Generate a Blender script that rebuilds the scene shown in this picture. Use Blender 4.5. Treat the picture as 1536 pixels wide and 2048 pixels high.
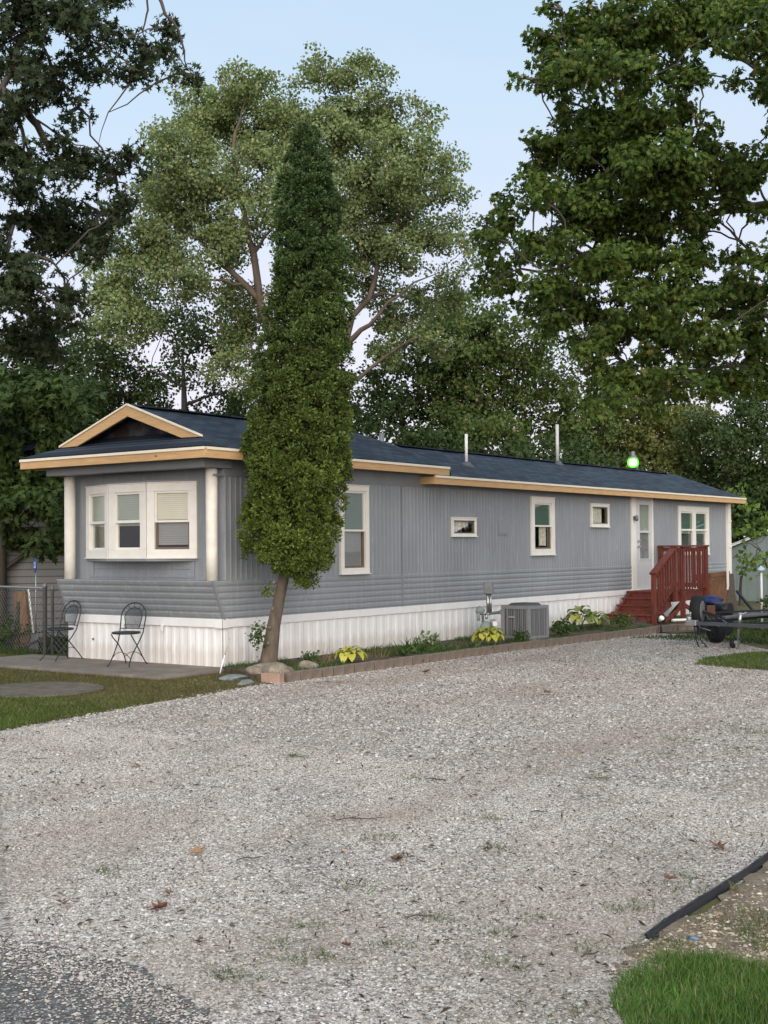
import bpy, bmesh, math, random
import numpy as np
from mathutils import Vector, Matrix
for o in list(bpy.data.objects):
    bpy.data.objects.remove(o)
SC = bpy.context.scene
COL = SC.collection
R = math.radians
random.seed(7)
RNG = np.random.default_rng(7)

# ------------------------------------------------------------------ camera
F_PX, YAW, PITCH, ROLL = 2523.65, 0.628418, 0.027846, -0.00839
EYE = 1.65
cam_d = bpy.data.cameras.new('camera')
cam = bpy.data.objects.new('camera', cam_d)
COL.objects.link(cam)
cam_d.sensor_fit = 'VERTICAL'
cam_d.sensor_height = 36.0
cam_d.lens = 36.0 * F_PX / 2048.0
cam_d.clip_start = 0.1
cam_d.clip_end = 2000
_f = Vector((-math.sin(YAW) * math.cos(PITCH), math.cos(YAW) * math.cos(PITCH), math.sin(PITCH)))
_r = Vector((math.cos(YAW), math.sin(YAW), 0))
_u = _r.cross(_f)
_r2 = math.cos(ROLL) * _r + math.sin(ROLL) * _u
_u2 = -math.sin(ROLL) * _r + math.cos(ROLL) * _u
cam.matrix_world = Matrix(((_r2.x, _u2.x, -_f.x, 0), (_r2.y, _u2.y, -_f.y, 0), (_r2.z, _u2.z, -_f.z, EYE), (0, 0, 0, 1)))
SC.camera = cam

# ------------------------------------------------------------------ light
SUN_EL, SUN_AZ = R(24), math.atan2(-0.76, 0.65)      # azimuth measured from +X
world = bpy.data.worlds.new('World')
SC.world = world
world.use_nodes = True
wn, wl = world.node_tree.nodes, world.node_tree.links
bg = wn['Background']
sky = wn.new('ShaderNodeTexSky')
sky.sky_type = 'NISHITA'
sky.sun_disc = False
sky.sun_elevation = SUN_EL
sky.sun_rotation = math.pi / 2 - SUN_AZ
sky.altitude = 200
sky.air_density = 1.0
sky.dust_density = 2.0
sky.ozone_density = 1.0
# dusk veil: thin high cloud that pales the blue overhead and turns lavender near the horizon
tc = wn.new('ShaderNodeTexCoord')
sep = wn.new('ShaderNodeSeparateXYZ')
wl.new(tc.outputs['Generated'], sep.inputs[0])
ramp = wn.new('ShaderNodeValToRGB')
ramp.color_ramp.elements[0].position = 0.0
ramp.color_ramp.elements[0].color = (8.8, 7.8, 9.0, 1)
ramp.color_ramp.elements[1].position = 0.55
ramp.color_ramp.elements[1].color = (5.0, 7.35, 9.2, 1)
e = ramp.color_ramp.elements.new(0.13)
e.color = (8.8, 8.1, 9.2, 1)
e = ramp.color_ramp.elements.new(0.32)
e.color = (6.6, 7.9, 9.3, 1)
cn = wn.new('ShaderNodeTexNoise'); cn.inputs['Scale'].default_value = 5.0; cn.inputs['Detail'].default_value = 5
cm = wn.new('ShaderNodeMapping'); cm.inputs['Scale'].default_value = (1, 1, 4); wl.new(tc.outputs['Generated'], cm.inputs[0]); wl.new(cm.outputs[0], cn.inputs['Vector'])
cj = wn.new('ShaderNodeMath'); cj.operation = 'MULTIPLY_ADD'; cj.inputs[1].default_value = -0.16; cj.inputs[2].default_value = 0.08; wl.new(cn.outputs['Fac'], cj.inputs[0])
ca = wn.new('ShaderNodeMath'); ca.operation = 'ADD'; wl.new(sep.outputs['Z'], ca.inputs[0]); wl.new(cj.outputs[0], ca.inputs[1])
wl.new(ca.outputs[0], ramp.inputs['Fac'])
veil = wn.new('ShaderNodeMix')
veil.data_type = 'RGBA'
veil.inputs['Factor'].default_value = 0.72
wl.new(sky.outputs[0], veil.inputs['A'])
wl.new(ramp.outputs[0], veil.inputs['B'])
wl.new(veil.outputs['Result'], bg.inputs['Color'])
bg.inputs['Strength'].default_value = 0.080
sun_d = bpy.data.lights.new('sun', 'SUN')
sun_d.energy = 3.0
sun_d.angle = R(80)
sun_d.color = (1.0, 0.925, 0.85)
sun = bpy.data.objects.new('sun', sun_d)
COL.objects.link(sun)
sun.rotation_euler = Vector((-math.cos(SUN_EL) * math.cos(SUN_AZ), -math.cos(SUN_EL) * math.sin(SUN_AZ), -math.sin(SUN_EL))).to_track_quat('-Z', 'Y').to_euler()
SC.view_settings.view_transform = 'Standard'
SC.view_settings.look = 'None'
SC.view_settings.gamma = 1
SC.view_settings.exposure = 0.6
SC.cycles.max_bounces = 6
SC.cycles.diffuse_bounces = 3
SC.cycles.transparent_max_bounces = 12
SC.cycles.use_denoising = True
SC.cycles.denoiser = 'OPENIMAGEDENOISE'
SC.cycles.denoising_input_passes = 'RGB_ALBEDO_NORMAL'
SC.cycles.denoising_prefilter = 'ACCURATE'

# ------------------------------------------------------------------ helpers
def tag(o, label=None, cat=None, group=None, kind=None):
    if label: o['label'] = label
    if cat: o['category'] = cat
    if group: o['group'] = group
    if kind: o['kind'] = kind
    return o

def empty(name, loc=(0, 0, 0), rz=0.0, label=None, cat=None, group=None):
    o = bpy.data.objects.new(name, None)
    o.empty_display_size = 0.2
    COL.objects.link(o)
    o.location = loc
    o.rotation_euler = (0, 0, rz)
    return tag(o, label, cat, group)

def frame_of(d):
    d = d.normalized()
    a = Vector((0, 0, 1)) if abs(d.z) < 0.9 else Vector((1, 0, 0))
    x = d.cross(a).normalized()
    return x, d.cross(x).normalized()

class MB:
    def __init__(s):
        s.v = []; s.f = []; s.sm = []
    def poly(s, pts, smooth=False):
        n = len(s.v); s.v += [tuple(p) for p in pts]; s.f.append(tuple(range(n, n + len(pts)))); s.sm.append(smooth)
        return s
    def box(s, a, b, m=None):
        x0, y0, z0 = a; x1, y1, z1 = b
        P = [(x0, y0, z0), (x1, y0, z0), (x1, y1, z0), (x0, y1, z0), (x0, y0, z1), (x1, y0, z1), (x1, y1, z1), (x0, y1, z1)]
        return s.hexa(P, m)
    def hexa(s, P, m=None):
        if m is not None:
            P = [tuple(m @ Vector(p)) if isinstance(m, Matrix) else tuple(m(*p)) for p in P]
        n = len(s.v); s.v += [tuple(p) for p in P]
        for q in ((3, 2, 1, 0), (4, 5, 6, 7), (0, 1, 5, 4), (1, 2, 6, 5), (2, 3, 7, 6), (3, 0, 4, 7)):
            s.f.append(tuple(n + i for i in q)); s.sm.append(False)
        return s
    def bar(s, p, q, w, h, up=(0, 0, 1)):
        p, q = Vector(p), Vector(q); d = (q - p).normalized(); u = Vector(up)
        x = d.cross(u).normalized(); z = x.cross(d).normalized()
        P = []
        for e in (p, q):
            P += [e - x * w / 2 - z * h / 2, e + x * w / 2 - z * h / 2, e + x * w / 2 + z * h / 2, e - x * w / 2 + z * h / 2]
        n = len(s.v); s.v += [tuple(v) for v in P]
        for f in ((3, 2, 1, 0), (4, 5, 6, 7), (0, 1, 5, 4), (1, 2, 6, 5), (2, 3, 7, 6), (3, 0, 4, 7)):
            s.f.append(tuple(n + i for i in f)); s.sm.append(False)
        return s
    def tube(s, pts, rad, seg=8, cap=True, closed=False):
        pts = [Vector(p) for p in pts]; N = len(pts)
        if not hasattr(rad, '__len__'): rad = [rad] * N
        n0 = len(s.v); px = None
        for i, p in enumerate(pts):
            if closed: d = pts[(i + 1) % N] - pts[i - 1]
            else: d = pts[min(i + 1, N - 1)] - pts[max(i - 1, 0)]
            d.normalize()
            if px is None: x, y = frame_of(d)
            else:
                x = px - d * px.dot(d); x.normalize(); y = d.cross(x)
            px = x
            for k in range(seg):
                a = 2 * math.pi * k / seg
                s.v.append(tuple(p + (x * math.cos(a) + y * math.sin(a)) * rad[i]))
        M = N if closed else N - 1
        for i in range(M):
            for k in range(seg):
                a = n0 + i * seg + k; b = n0 + i * seg + (k + 1) % seg
                j = (i + 1) % N
                c = n0 + j * seg + (k + 1) % seg; d_ = n0 + j * seg + k
                s.f.append((a, b, c, d_)); s.sm.append(True)
        if cap and not closed:
            s.f.append(tuple(n0 + k for k in range(seg))[::-1]); s.sm.append(False)
            s.f.append(tuple(n0 + (N - 1) * seg + k for k in range(seg))); s.sm.append(False)
        return s
    def lathe(s, prof, c=(0, 0, 0), seg=16, axis=None):
        c = Vector(c); ax = Vector(axis or (0, 0, 1)).normalized(); x, y = frame_of(ax)
        n0 = len(s.v)
        for r, h in prof:
            for k in range(seg):
                a = 2 * math.pi * k / seg
                s.v.append(tuple(c + ax * h + (x * math.cos(a) + y * math.sin(a)) * r))
        for i in range(len(prof) - 1):
            for k in range(seg):
                s.f.append((n0 + i * seg + k, n0 + i * seg + (k + 1) % seg, n0 + (i + 1) * seg + (k + 1) % seg, n0 + (i + 1) * seg + k)); s.sm.append(True)
        s.f.append(tuple(n0 + k for k in range(seg))[::-1]); s.sm.append(False)
        s.f.append(tuple(n0 + (len(prof) - 1) * seg + k for k in range(seg))); s.sm.append(False)
        return s
    def blob(s, c, r, seed=0, n=2, amp=0.15):
        bm = bmesh.new(); bmesh.ops.create_icosphere(bm, subdivisions=n, radius=1)
        rn = np.random.default_rng(seed); k = rn.normal(size=(5, 3)); ph = rn.uniform(0, 6, 5)
        n0 = len(s.v)
        for v in bm.verts:
            d = 1 + amp * sum(math.sin(k[i] @ np.array(v.co) * 2 + ph[i]) for i in range(5)) / 2.2
            s.v.append((c[0] + v.co.x * r[0] * d, c[1] + v.co.y * r[1] * d, c[2] + v.co.z * r[2] * d))
        bm.verts.index_update()
        for f in bm.faces:
            s.f.append(tuple(n0 + v.index for v in f.verts)); s.sm.append(True)
        bm.free(); return s
    def build(s, name, mat, parent=None, loc=None, bevel=0, label=None):
        me = bpy.data.meshes.new(name)
        me.from_pydata(s.v, [], s.f); me.polygons.foreach_set('use_smooth', s.sm); me.update()
        bm = bmesh.new(); bm.from_mesh(me); bmesh.ops.recalc_face_normals(bm, faces=bm.faces); bm.to_mesh(me); bm.free()
        o = bpy.data.objects.new(name, me); COL.objects.link(o); me.materials.append(mat)
        if parent: o.parent = parent
        if loc: o.location = loc
        if bevel:
            b = o.modifiers.new('bevel', 'BEVEL'); b.width = bevel; b.segments = 2; b.limit_method = 'ANGLE'
        if label: o['label'] = label
        return o

def np_mesh(name, V, Fc, mat, parent=None, smooth=False):
    k = Fc.shape[1]
    me = bpy.data.meshes.new(name)
    me.vertices.add(len(V)); me.vertices.foreach_set('co', np.ascontiguousarray(V, dtype=np.float32).ravel())
    me.loops.add(Fc.size); me.loops.foreach_set('vertex_index', np.ascontiguousarray(Fc, dtype=np.int32).ravel())
    me.polygons.add(len(Fc)); me.polygons.foreach_set('loop_start', np.arange(0, Fc.size, k, dtype=np.int32))
    me.polygons.foreach_set('use_smooth', np.full(len(Fc), smooth))
    me.update(calc_edges=True)
    me.materials.append(mat)
    o = bpy.data.objects.new(name, me); COL.objects.link(o)
    if parent: o.parent = parent
    return o

# ------------------------------------------------------------------ materials
class NT:
    def __init__(s, name):
        s.m = bpy.data.materials.new(name); s.m.use_nodes = True
        s.t = s.m.node_tree; s.p = s.t.nodes['Principled BSDF']; s.out = s.t.nodes['Material Output']
        s.p.inputs['Roughness'].default_value = 0.7
        s.p.inputs['Specular IOR Level'].default_value = 0.3
    def n(s, ty, **kw):
        q = s.t.nodes.new('ShaderNode' + ty)
        for a, b in kw.items():
            if hasattr(q, a): setattr(q, a, b)
            else: q.inputs[a].default_value = b
        return q
    def l(s, a, b): s.t.links.new(a, b)
    def coord(s, scale=(1, 1, 1), kind='Object', rot=(0, 0, 0)):
        c = s.n('TexCoord'); mp = s.n('Mapping'); mp.inputs['Scale'].default_value = scale; mp.inputs['Rotation'].default_value = rot
        s.l(c.outputs[kind], mp.inputs[0]); return mp.outputs[0]
    def noise(s, vec, scale, detail=4, rough=0.6):
        q = s.n('TexNoise'); q.inputs['Scale'].default_value = scale; q.inputs['Detail'].default_value = detail; q.inputs['Roughness'].default_value = rough
        s.l(vec, q.inputs['Vector']); return q.outputs['Fac']
    def ramp(s, fac, stops):
        q = s.n('ValToRGB'); cr = q.color_ramp
        while len(cr.elements) < len(stops): cr.elements.new(0.5)
        for e_, (p, c) in zip(cr.elements, stops):
            e_.position = p; e_.color = (c[0], c[1], c[2], 1) if hasattr(c, '__len__') else (c, c, c, 1)
        s.l(fac, q.inputs[0]); return q.outputs[0]
    def mix(s, fac, a, b, mode='MIX'):
        q = s.n('Mix'); q.data_type = 'RGBA'; q.blend_type = mode
        for v, nm in ((fac, 'Factor'), (a, 'A'), (b, 'B')):
            sock = q.inputs[nm] if nm == 'Factor' else [i for i in q.inputs if i.name == nm and i.type == 'RGBA'][0]
            if hasattr(v, 'is_linked') or hasattr(v, 'links'): s.l(v, sock)
            elif hasattr(v, '__len__'): sock.default_value = (*v[:3], 1)
            else: sock.default_value = v if nm == 'Factor' else (v, v, v, 1)
        return [o_ for o_ in q.outputs if o_.type == 'RGBA'][0]
    def math(s, op, a, b=0.5):
        q = s.n('Math'); q.operation = op
        for i, v in enumerate((a, b)):
            if hasattr(v, 'links'): s.l(v, q.inputs[i])
            else: q.inputs[i].default_value = v
        return q.outputs[0]
    def col(s, c):
        if hasattr(c, 'links'): s.l(c, s.p.inputs['Base Color'])
        else: s.p.inputs['Base Color'].default_value = (*c[:3], 1)
        return s
    def bump(s, h, strength=0.3, dist=0.01):
        b = s.n('Bump'); b.inputs['Strength'].default_value = strength; b.inputs['Distance'].default_value = dist
        s.l(h, b.inputs['Height']); s.l(b.outputs[0], s.p.inputs['Normal']); return s
    def set(s, **kw):
        for k, v in kw.items(): s.p.inputs[k.replace('_', ' ')].default_value = v
        return s

def plain(name, c, rough=0.6, var=0.15, scale=6, bump=0.0, metal=0.0, stretch=(1, 1, 1)):
    t = NT(name); v = t.coord(stretch)
    nz = t.noise(v, scale, 6)
    t.col(t.ramp(nz, [(0.25, [x * (1 - var) for x in c]), (0.75, [min(1, x * (1 + var)) for x in c])]))
    t.set(Roughness=rough, Metallic=metal)
    if bump: t.bump(t.noise(v, scale * 6, 4), bump, 0.005)
    return t.m

def leafmat(name, c1, c2, c3=None, trans=0.3, rough=0.5, clump=0.7, f3=0.93):
    t = NT(name)
    g = t.n('NewGeometry')
    rnd = g.outputs['Random Per Island']
    a = t.ramp(rnd, [(0.0, c1), (f3 - 0.02 if c3 else 1.0, c2)] + ([(f3, c3)] if c3 else []))
    nz = t.noise(t.coord(), clump, 2)
    k = t.ramp(nz, [(0.3, 0.75), (0.7, 1.25)])
    c = t.mix(1.0, a, k, 'MULTIPLY')
    t.col(c); t.set(Roughness=rough); t.p.inputs['Specular IOR Level'].default_value = 0.18
    tr = t.n('BsdfTranslucent'); ct = t.mix(1.0, c, (1.0, 1.05, 0.5), 'MULTIPLY'); t.l(ct, tr.inputs['Color'])
    mx = t.n('MixShader'); mx.inputs[0].default_value = trans
    t.l(t.p.outputs[0], mx.inputs[1]); t.l(tr.outputs[0], mx.inputs[2]); t.l(mx.outputs[0], t.out.inputs['Surface'])
    return t.m

M = {}
def siding_mat(name, c):
    t = NT(name); v = t.coord()
    big = t.noise(v, 0.7, 5); streak = t.noise(t.coord((6, 6, 0.45)), 2.2, 6, 0.75); fine = t.noise(v, 45, 3)
    a = t.ramp(big, [(0.3, [x * 0.86 for x in c]), (0.7, [x * 1.1 for x in c])])
    b = t.mix(t.ramp(streak, [(0.52, 0.0), (0.74, 0.55)]), a, [min(1, x * 1.45 + .03) for x in c])      # chalky streaks
    scuff = t.math('MULTIPLY', t.ramp(t.noise(t.coord((1.2, 1.2, 1.0)), 1.5, 3), [(0.58, 0.0), (0.70, 1.0)]), t.ramp(t.noise(t.coord((9, 9, 1.6)), 3, 5, .7), [(0.52, 0.0), (0.66, 0.65)]))
    b = t.mix(scuff, b, (0.47, 0.46, 0.44))
    dirt = t.ramp(t.noise(t.coord((7, 7, 0.35)), 1.7, 6, 0.75), [(0.57, 0.0), (0.78, 0.6)])
    b = t.mix(dirt, b, [x * 0.62 for x in c])
    t.col(t.mix(1.0, b, t.ramp(fine, [(0.3, 0.92), (0.7, 1.07)]), 'MULTIPLY')).set(Roughness=0.45)
    t.bump(t.noise(v, 3, 4), 0.4, 0.015)
    return t.m
M['siding'] = siding_mat('gray painted siding', (0.262, 0.275, 0.288))
M['trimgray'] = plain('gray painted trim', (0.225, 0.235, 0.245), 0.5, 0.12, 2.5)
def skirt_mat():
    t = NT('white vinyl skirting'); v = t.coord()
    c = t.ramp(t.noise(t.coord((3, 3, .6)), 2.5, 5), [(0.3, (0.72, 0.69, 0.665)), (0.7, (0.84, 0.82, 0.80))])
    sp = t.n('SeparateXYZ'); t.l(v, sp.inputs[0])
    zz = t.math('ADD', sp.outputs['Z'], t.math('MULTIPLY', t.noise(t.coord((6, 6, 1)), 3, 5), -0.42))
    c = t.mix(t.ramp(zz, [(0.0, 0.35), (0.12, 0.0)]), c, (0.42, 0.33, 0.235))
    t.col(c).set(Roughness=0.5); return t.m
M['skirt'] = skirt_mat()
M['band'] = plain('white vinyl top band', (0.76, 0.74, 0.72), 0.45, 0.08, 4)
M['cream'] = plain('cream window vinyl', (0.78, 0.74, 0.67), 0.4, 0.06, 6)
M['column'] = plain('cream corner column paint', (0.74, 0.69, 0.61), 0.55, 0.12, 7, 0.2)
M['drip'] = plain('cream drip edge metal', (0.80, 0.72, 0.58), 0.4, 0.05, 5)
def wood_mat(name, c, stretch):
    t = NT(name); v = t.coord(stretch)
    w = t.noise(v, 6, 6, 0.65)
    a = t.ramp(w, [(0.3, [x * 0.8 for x in c]), (0.7, [min(1, x * 1.16) for x in c])])
    vo = t.n('TexVoronoi'); vo.inputs['Scale'].default_value = 2.6; t.l(t.coord((0.8, 0.8, 2.2)), vo.inputs['Vector'])
    k = t.ramp(vo.outputs['Distance'], [(0.045, 1.0), (0.085, 0.0)])
    t.col(t.mix(k, a, [x * 0.36 for x in c])).set(Roughness=0.65); return t.m
M['lumber'] = wood_mat('new pine fascia board', (0.56, 0.345, 0.165), (0.6, 0.6, 9))
def roof_mat():
    t = NT('dark blue asphalt shingle')
    c = t.n('TexCoord'); sp = t.n('SeparateXYZ'); t.l(c.outputs['Object'], sp.inputs[0])
    cb = t.n('CombineXYZ'); t.l(sp.outputs['Y'], cb.inputs[0]); t.l(t.math('MULTIPLY', sp.outputs['Z'], 2.95), cb.inputs[1])
    b = t.n('TexBrick'); t.l(cb.outputs[0], b.inputs['Vector'])
    b.inputs['Scale'].default_value = 1.0; b.inputs['Brick Width'].default_value = 0.30; b.inputs['Row Height'].default_value = 0.135
    b.inputs['Mortar Size'].default_value = 0.018; b.inputs['Mortar Smooth'].default_value = 0.3; b.inputs['Bias'].default_value = 0.0
    b.inputs['Color1'].default_value = (0.007, 0.0105, 0.018, 1); b.inputs['Color2'].default_value = (0.036, 0.048, 0.070, 1); b.inputs['Mortar'].default_value = (0.003, 0.004, 0.006, 1)
    g = t.noise(t.coord(), 130, 3)
    col = t.mix(1.0, b.outputs['Color'], t.ramp(g, [(0.3, 0.7), (0.7, 1.45)]), 'MULTIPLY')
    pat = t.noise(t.coord(), 1.1, 3)
    col = t.mix(1.0, col, t.ramp(pat, [(0.3, 0.85), (0.7, 1.2)]), 'MULTIPLY')
    t.col(col).set(Roughness=0.75)
    t.bump(b.outputs['Fac'], -0.6, 0.012); return t.m
M['roof'] = roof_mat()
def tar_mat():
    t = NT('weathered gable sheathing'); v = t.coord()
    a = t.ramp(t.noise(v, 2.4, 5), [(0.38, (0.018, 0.02, 0.026)), (0.5, (0.07, 0.078, 0.09)), (0.56, (0.06, 0.032, 0.026)), (0.66, (0.022, 0.025, 0.033))])
    t.col(a).set(Roughness=0.8); return t.m
M['tar'] = tar_mat()
M['dark'] = plain('unlit interior lining', (0.05, 0.048, 0.045), 0.9, 0.1)
def glass_mat():
    t = NT('window glass')
    lw = t.n('LayerWeight'); lw.inputs['Blend'].default_value = 0.5
    fac = t.math('ADD', t.math('MULTIPLY', t.math('POWER', lw.outputs['Facing'], 4.0), 0.85), 0.035)
    tr = t.n('BsdfTransparent'); tr.inputs[0].default_value = (0.95, 0.965, 0.955, 1)
    gl = t.n('BsdfGlossy'); gl.inputs['Roughness'].default_value = 0.015; gl.inputs[0].default_value = (0.95, 1.0, 0.98, 1)
    nz = t.noise(t.coord(), 1.4, 1); b = t.n('Bump'); b.inputs['Strength'].default_value = 0.05; b.inputs['Distance'].default_value = 0.05
    t.l(nz, b.inputs['Height']); t.l(b.outputs[0], gl.inputs['Normal'])
    mx = t.n('MixShader'); t.l(fac, mx.inputs[0]); t.l(tr.outputs[0], mx.inputs[1]); t.l(gl.outputs[0], mx.inputs[2])
    t.l(mx.outputs[0], t.out.inputs['Surface']); return t.m
M['glass'] = glass_mat()
M['blind_cream'] = plain('cream blind', (0.78, 0.70, 0.58), 0.7, 0.05, 3)
M['blind_gray'] = plain('gray screen and blind', (0.30, 0.285, 0.285), 0.7, 0.08, 3)
M['blind_green'] = plain('green blind', (0.13, 0.195, 0.16), 0.6, 0.1, 2)
M['blind_pale'] = plain('pale green blind', (0.42, 0.44, 0.38), 0.6, 0.1, 2)
def lace_mat():
    t = NT('lace curtain'); v = t.coord()
    t.col(t.ramp(t.noise(v, 22, 3), [(0.35, (0.55, 0.47, 0.37)), (0.6, (0.84, 0.79, 0.70))])).set(Roughness=0.9); return t.m
M['lace'] = lace_mat()
M['sash_brown'] = plain('brown window frame', (0.16, 0.11, 0.085), 0.6, 0.15)
M['white'] = plain('white paint', (0.78, 0.77, 0.75), 0.45, 0.05, 5)
M['door'] = plain('off white door paint', (0.60, 0.58, 0.58), 0.4, 0.05, 3)
M['steel'] = plain('galvanised steel', (0.42, 0.43, 0.43), 0.35, 0.15, 14, 0, 0.85)
M['steel_dark'] = plain('dark gray trailer steel', (0.10, 0.105, 0.11), 0.5, 0.25, 10, 0, 0.3)
M['steel_dull'] = plain('weathered gray metal', (0.20, 0.205, 0.205), 0.5, 0.2, 10, 0, 0.4)
M['ac'] = plain('gray condenser paint', (0.21, 0.21, 0.215), 0.5, 0.08, 5)
M['ac_dark'] = plain('dark condenser coil', (0.075, 0.078, 0.085), 0.7, 0.15, 20)
M['meter'] = plain('gray green meter paint', (0.23, 0.26, 0.255), 0.5, 0.12, 9)
M['redwood'] = None
t = NT('red deck stain'); v = t.coord((3, 3, 1))
t.col(t.ramp(t.noise(v, 5, 6), [(0.25, (0.075, 0.019, 0.013)), (0.5, (0.135, 0.033, 0.022)), (0.68, (0.165, 0.043, 0.030)), (0.82, (0.23, 0.10, 0.075))])).set(Roughness=0.6); M['redwood'] = t.m
M['greywood'] = plain('gray weathered lumber', (0.085, 0.066, 0.05), 0.85, 0.3, 6, 0.3, 0, (1, 1, 4))
M['iron'] = plain('dark green wrought iron', (0.018, 0.026, 0.030), 0.4, 0.2, 9)
def mesh_metal():
    t = NT('woven chair mesh'); t.col((0.03, 0.04, 0.045)).set(Roughness=0.5)
    v = t.coord(); w = t.n('TexWave'); w.inputs['Scale'].default_value = 45; t.l(v, w.inputs['Vector'])
    w2 = t.n('TexWave'); w2.bands_direction = 'Z'; w2.inputs['Scale'].default_value = 45; t.l(v, w2.inputs['Vector'])
    a = t.math('MAXIMUM', t.ramp(w.outputs['Fac'], [(0.62, 0), (0.7, 1)]), t.ramp(w2.outputs['Fac'], [(0.62, 0), (0.7, 1)]))
    tr = t.n('BsdfTransparent'); mx = t.n('MixShader'); t.l(a, mx.inputs[0]); t.l(tr.outputs[0], mx.inputs[1]); t.l(t.p.outputs[0], mx.inputs[2])
    t.l(mx.outputs[0], t.out.inputs['Surface']); return t.m
M['mesh'] = mesh_metal()
def bark(name, c, sc=6):
    t = NT(name); v = t.coord((1, 1, 0.3)); nz = t.noise(v, sc, 8, 0.7)
    t.col(t.ramp(nz, [(0.3, [x * 0.45 for x in c]), (0.7, [x * 1.3 for x in c])])).set(Roughness=0.9)
    t.bump(t.noise(v, sc * 3, 6), 0.8, 0.02); return t.m
M['bark_arb'] = bark('arborvitae bark', (0.155, 0.122, 0.09), 9)
M['bark_cotton'] = bark('cottonwood bark', (0.105, 0.078, 0.058), 4)
M['bark_dark'] = bark('dark bark', (0.07, 0.055, 0.048), 5)
M['bark_mid'] = bark('gray brown bark', (0.085, 0.072, 0.056), 5)
M['stone'] = plain('tan field stone', (0.215, 0.18, 0.135), 0.95, 0.6, 9, 0.9)
M['slate'] = plain('blue gray flat stone', (0.20, 0.215, 0.21), 0.85, 0.3, 8, 0.3)
M['block'] = plain('tan gray edging block', (0.175, 0.135, 0.105), 0.9, 0.4, 5, 0.6)
M['rubber'] = plain('black rubber', (0.013, 0.013, 0.014), 0.75, 0.3, 20)
M['black'] = plain('black painted steel', (0.015, 0.016, 0.02), 0.4, 0.2, 9)
M['tarp'] = plain('blue tarp', (0.02, 0.028, 0.09), 0.5, 0.3, 8)
M['brownboard'] = plain('brown weathered board', (0.15, 0.075, 0.042), 0.8, 0.4, 5, 0.3, 0, (3, 3, 0.6))
def E_(name, c, s):
    t = NT(name); t.p.inputs['Emission Color'].default_value = (*c, 1); t.p.inputs['Emission Strength'].default_value = s; t.col(c); return t.m

# ------------------------------------------------------------------ ground (setting)
HX, HY = -11.80, 12.315            # near right corner of the mobile home
def ground_mat():
    t = NT('lawn soil'); v = t.coord()
    t.col(t.ramp(t.noise(v, 0.9, 8, 0.7), [(0.35, (0.070, 0.068, 0.024)), (0.55, (0.105, 0.088, 0.036)), (0.7, (0.145, 0.112, 0.058))])).set(Roughness=0.95)
    t.bump(t.noise(v, 40, 4), 0.6, 0.02); return t.m
def gravel_mat():
    t = NT('crushed gravel'); v = t.coord()
    def cells(sc):
        q = t.n('TexVoronoi'); q.inputs['Scale'].default_value = sc; t.l(v, q.inputs['Vector']); return q
    a = cells(78); b = cells(40)
    ra = t.n('SeparateColor'); t.l(a.outputs['Color'], ra.inputs[0])
    rb = t.n('SeparateColor'); t.l(b.outputs['Color'], rb.inputs[0])
    stops = [(0.0, (0.085, 0.062, 0.05)), (0.18, (0.24, 0.20, 0.17)), (0.6, (0.385, 0.335, 0.295)), (0.9, (0.52, 0.465, 0.42)), (0.98, (0.74, 0.69, 0.64))]
    ca = t.ramp(ra.outputs[0], stops); cb_ = t.ramp(rb.outputs[0], stops)
    c = t.mix(t.ramp(rb.outputs[1], [(0.66, 0.0), (0.68, 1.0)]), ca, cb_)
    gap = t.ramp(a.outputs['Distance'], [(0.45, 1.0), (0.85, 0.66)])
    c = t.mix(1.0, c, gap, 'MULTIPLY')
    big = t.noise(t.coord((1.3, .5, 1)), 0.7, 6, 0.7); med = t.noise(v, 2.6, 5, 0.65)
    c = t.mix(t.ramp(big, [(0.46, 0.0), (0.66, 0.62)]), c, (0.29, 0.225, 0.178))
    c = t.mix(t.ramp(med, [(0.53, 0.0), (0.72, 0.65)]), c, (0.22, 0.165, 0.128))
    c = t.mix(1.0, c, t.ramp(t.noise(v, 0.23, 3), [(0.3, 0.9), (0.7, 1.1)]), 'MULTIPLY')
    t.col(c).set(Roughness=0.95); t.p.inputs['Specular IOR Level'].default_value = 0.05
    h = t.math('ADD', t.math('MULTIPLY', a.outputs['Distance'], -1.0), t.math('MULTIPLY', b.outputs['Distance'], -0.6))
    t.bump(h, 0.7, 0.009); return t.m
def asphalt_mat():
    t = NT('worn asphalt'); v = t.coord()
    q = t.n('TexVoronoi'); q.inputs['Scale'].default_value = 95; t.l(v, q.inputs['Vector'])
    sc = t.n('SeparateColor'); t.l(q.outputs['Color'], sc.inputs[0])
    c = t.ramp(sc.outputs[0], [(0.0, (0.074, 0.066, 0.060)), (0.6, (0.128, 0.117, 0.108)), (0.84, (0.17, 0.162, 0.155)), (0.96, (0.36, 0.345, 0.325))])
    c = t.mix(t.ramp(t.noise(v, 1.4, 6, 0.7), [(0.45, 0), (0.75, 0.35)]), c, (0.20, 0.185, 0.17))
    t.col(c).set(Roughness=0.95); t.p.inputs['Specular IOR Level'].default_value = 0.05; t.bump(q.outputs['Distance'], 0.7, 0.006); return t.m
def concrete_mat():
    t = NT('stained concrete'); v = t.coord()
    c = t.ramp(t.noise(v, 2.2, 8, 0.7), [(0.3, (0.12, 0.095, 0.075)), (0.55, (0.205, 0.17, 0.14)), (0.75, (0.27, 0.23, 0.195))])
    t.col(c).set(Roughness=0.9); t.bump(t.noise(v, 60, 4), 0.3, 0.005); return t.m
def soil_mat(name, a, b):
    t = NT(name); v = t.coord()
    t.col(t.ramp(t.noise(v, 5, 8, 0.75), [(0.35, a), (0.65, b)])).set(Roughness=0.95)
    t.bump(t.noise(v, 22, 6), 0.9, 0.03); return t.m
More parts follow.
